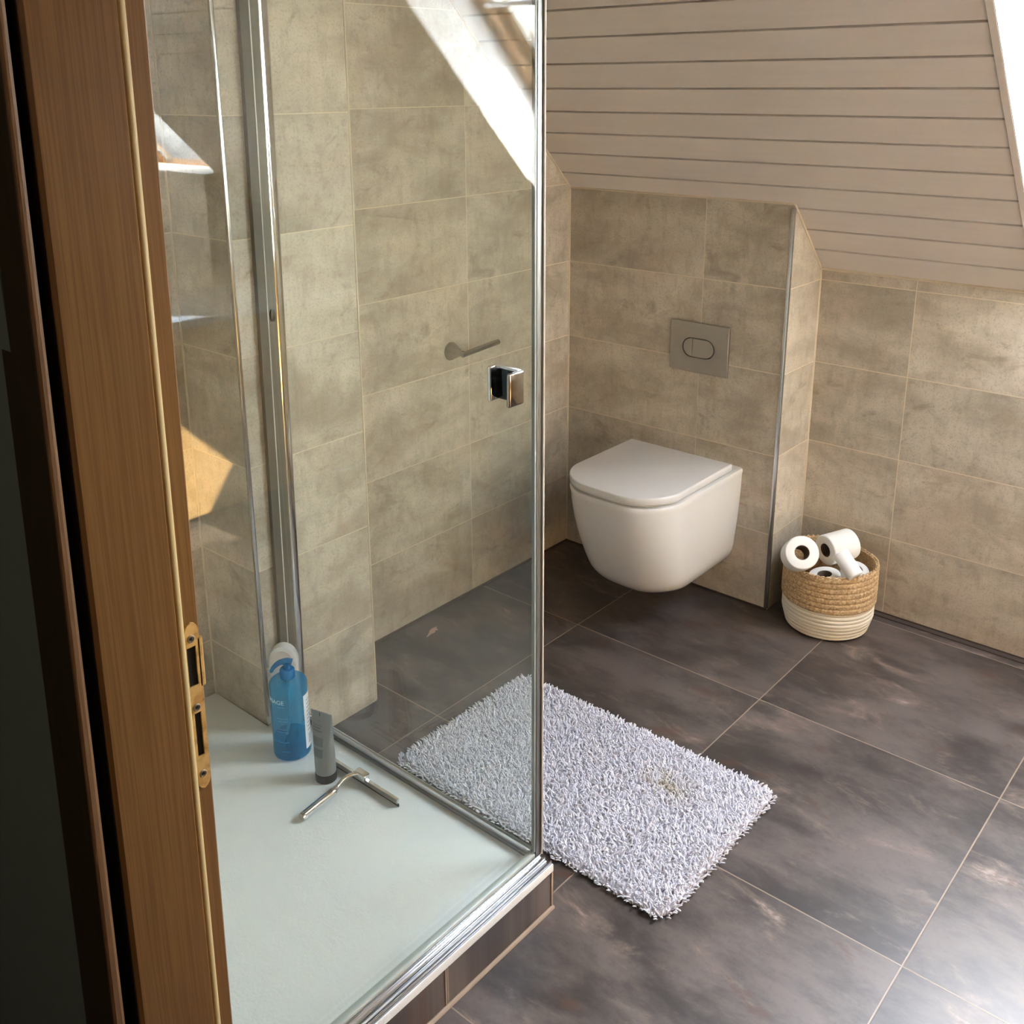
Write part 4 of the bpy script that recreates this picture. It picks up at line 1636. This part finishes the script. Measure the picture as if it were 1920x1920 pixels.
obj('blade_holder', bm, MT['chrome'], sq, smooth=0)
bm = new_bm()
box(bm, bx0 - 0.002, bx1 + 0.002, byy - 0.003, byy - 0.0015, TRAYZ + 0.0006, TRAYZ + 0.008)
obj('rubber_blade', bm, MT['black'], sq, smooth=0)

# ------------------------------------------------------------------ washstand on the right (seen mirrored in the shower glass)
VX = 3.07
van = thing('washstand', (VX + 0.22, -0.7, 0), 'wooden washstand cabinet mirrored faintly in the shower glass', 'cabinet')
bm = new_bm()
box(bm, VX, VX + 0.46, -1.62, 0.12, 0.02, 0.735, 0.003)
obj('body', bm, pine('light_oak', rgb(214, 172, 112), rgb(196, 150, 92), 0.45, (20.0, 1.5, 30.0)), van, smooth=0)
for i in range(3):
    bm = new_bm()
    ya = -1.61 + 0.575 * i
    box(bm, VX - 0.014, VX - 0.0005, ya, ya + 0.565, 0.03, 0.72, 0.002)
    obj('door', bm, pine('light_oak_door', rgb(214, 172, 112), rgb(196, 150, 92), 0.45, (20.0, 1.5, 30.0)), van, smooth=0)
bm = new_bm()
box(bm, VX - 0.02, VX + 0.47, -1.63, 0.14, 0.7355, 0.765, 0.012, 4)
obj('worktop', bm, MT['ceramic'], van, smooth=30)
fa = thing('basin_tap', (VX + 0.1, -0.82, 0.766), 'chrome tap on the washstand, mirrored in the shower glass', 'tap')
bm = new_bm()
tube(bm, spline([(VX + 0.12, -0.82, 0.766), (VX + 0.12, -0.82, 0.90), (VX + 0.10, -0.82, 0.94), (VX + 0.03, -0.82, 0.94), (VX + 0.02, -0.82, 0.92)], 6), 0.011, 12)
obj('spout', bm, MT['chrome'], fa)
bm = new_bm()
tube(bm, [(VX + 0.16, -0.79, 0.766), (VX + 0.16, -0.79, 0.83), (VX + 0.16, -0.73, 0.85)], 0.009, 10)
obj('lever', bm, MT['chrome'], fa)

# ------------------------------------------------------------------ tree outside, glimpsed through the skylight
n0 = Vector((0, S2, S2))
es = Vector((0, -S2, S2))
P0 = Vector((1.85, 0, CEIL)) + es * 1.28 + n0 * 0.25 - SUN_DIR * 5.5
tree = thing('tree', (P0.x, P0.y, -3.0), 'leafy green tree outside, glimpsed through the skylight', 'tree')


def leaf_mat():
    n = NB('green_leaf')
    f = n.noise(n.pos(), 3.0, 3)
    return n.bsdf(n.mix(f, rgb(70, 110, 40), rgb(150, 170, 80)), 0.6)


verts, faces = [], []
for i in range(9000):
    d = Vector((rnd.gauss(0, 1), rnd.gauss(0, 1), rnd.gauss(0, 1))).normalized()
    p = P0 + d * (0.92 * rnd.random() ** 0.4)
    a = Vector((rnd.gauss(0, 1), rnd.gauss(0, 1), rnd.gauss(0, 1))).normalized()
    b = a.orthogonal().normalized()
    b = (b * math.cos(i) + a.cross(b) * math.sin(i))
    w = rnd.uniform(0.02, 0.035)
    q = len(verts)
    verts += [p - a * w * 1.5, p + b * w * 0.8, p + a * w * 1.7, p - b * w * 0.8]
    faces += [(q, q + 1, q + 2, q + 3)]
me = bpy.data.meshes.new('foliage')
me.from_pydata([tuple(v) for v in verts], [], faces)
me.materials.append(leaf_mat())
fo = bpy.data.objects.new('foliage', me)
COL.objects.link(fo)
fo.parent = tree
fo.matrix_parent_inverse = Matrix.Translation(-tree.location)
bm = new_bm()
tube(bm, spline([(P0.x + 0.2, P0.y + 0.6, -3.0), (P0.x + 0.1, P0.y + 0.45, 0.5), (P0.x, P0.y + 0.1, P0.z - 0.6), (P0.x, P0.y, P0.z + 0.3)], 5), 0.09, 10)
obj('trunk', bm, plain('grey_bark', rgb(96, 84, 70), 0.9), tree)
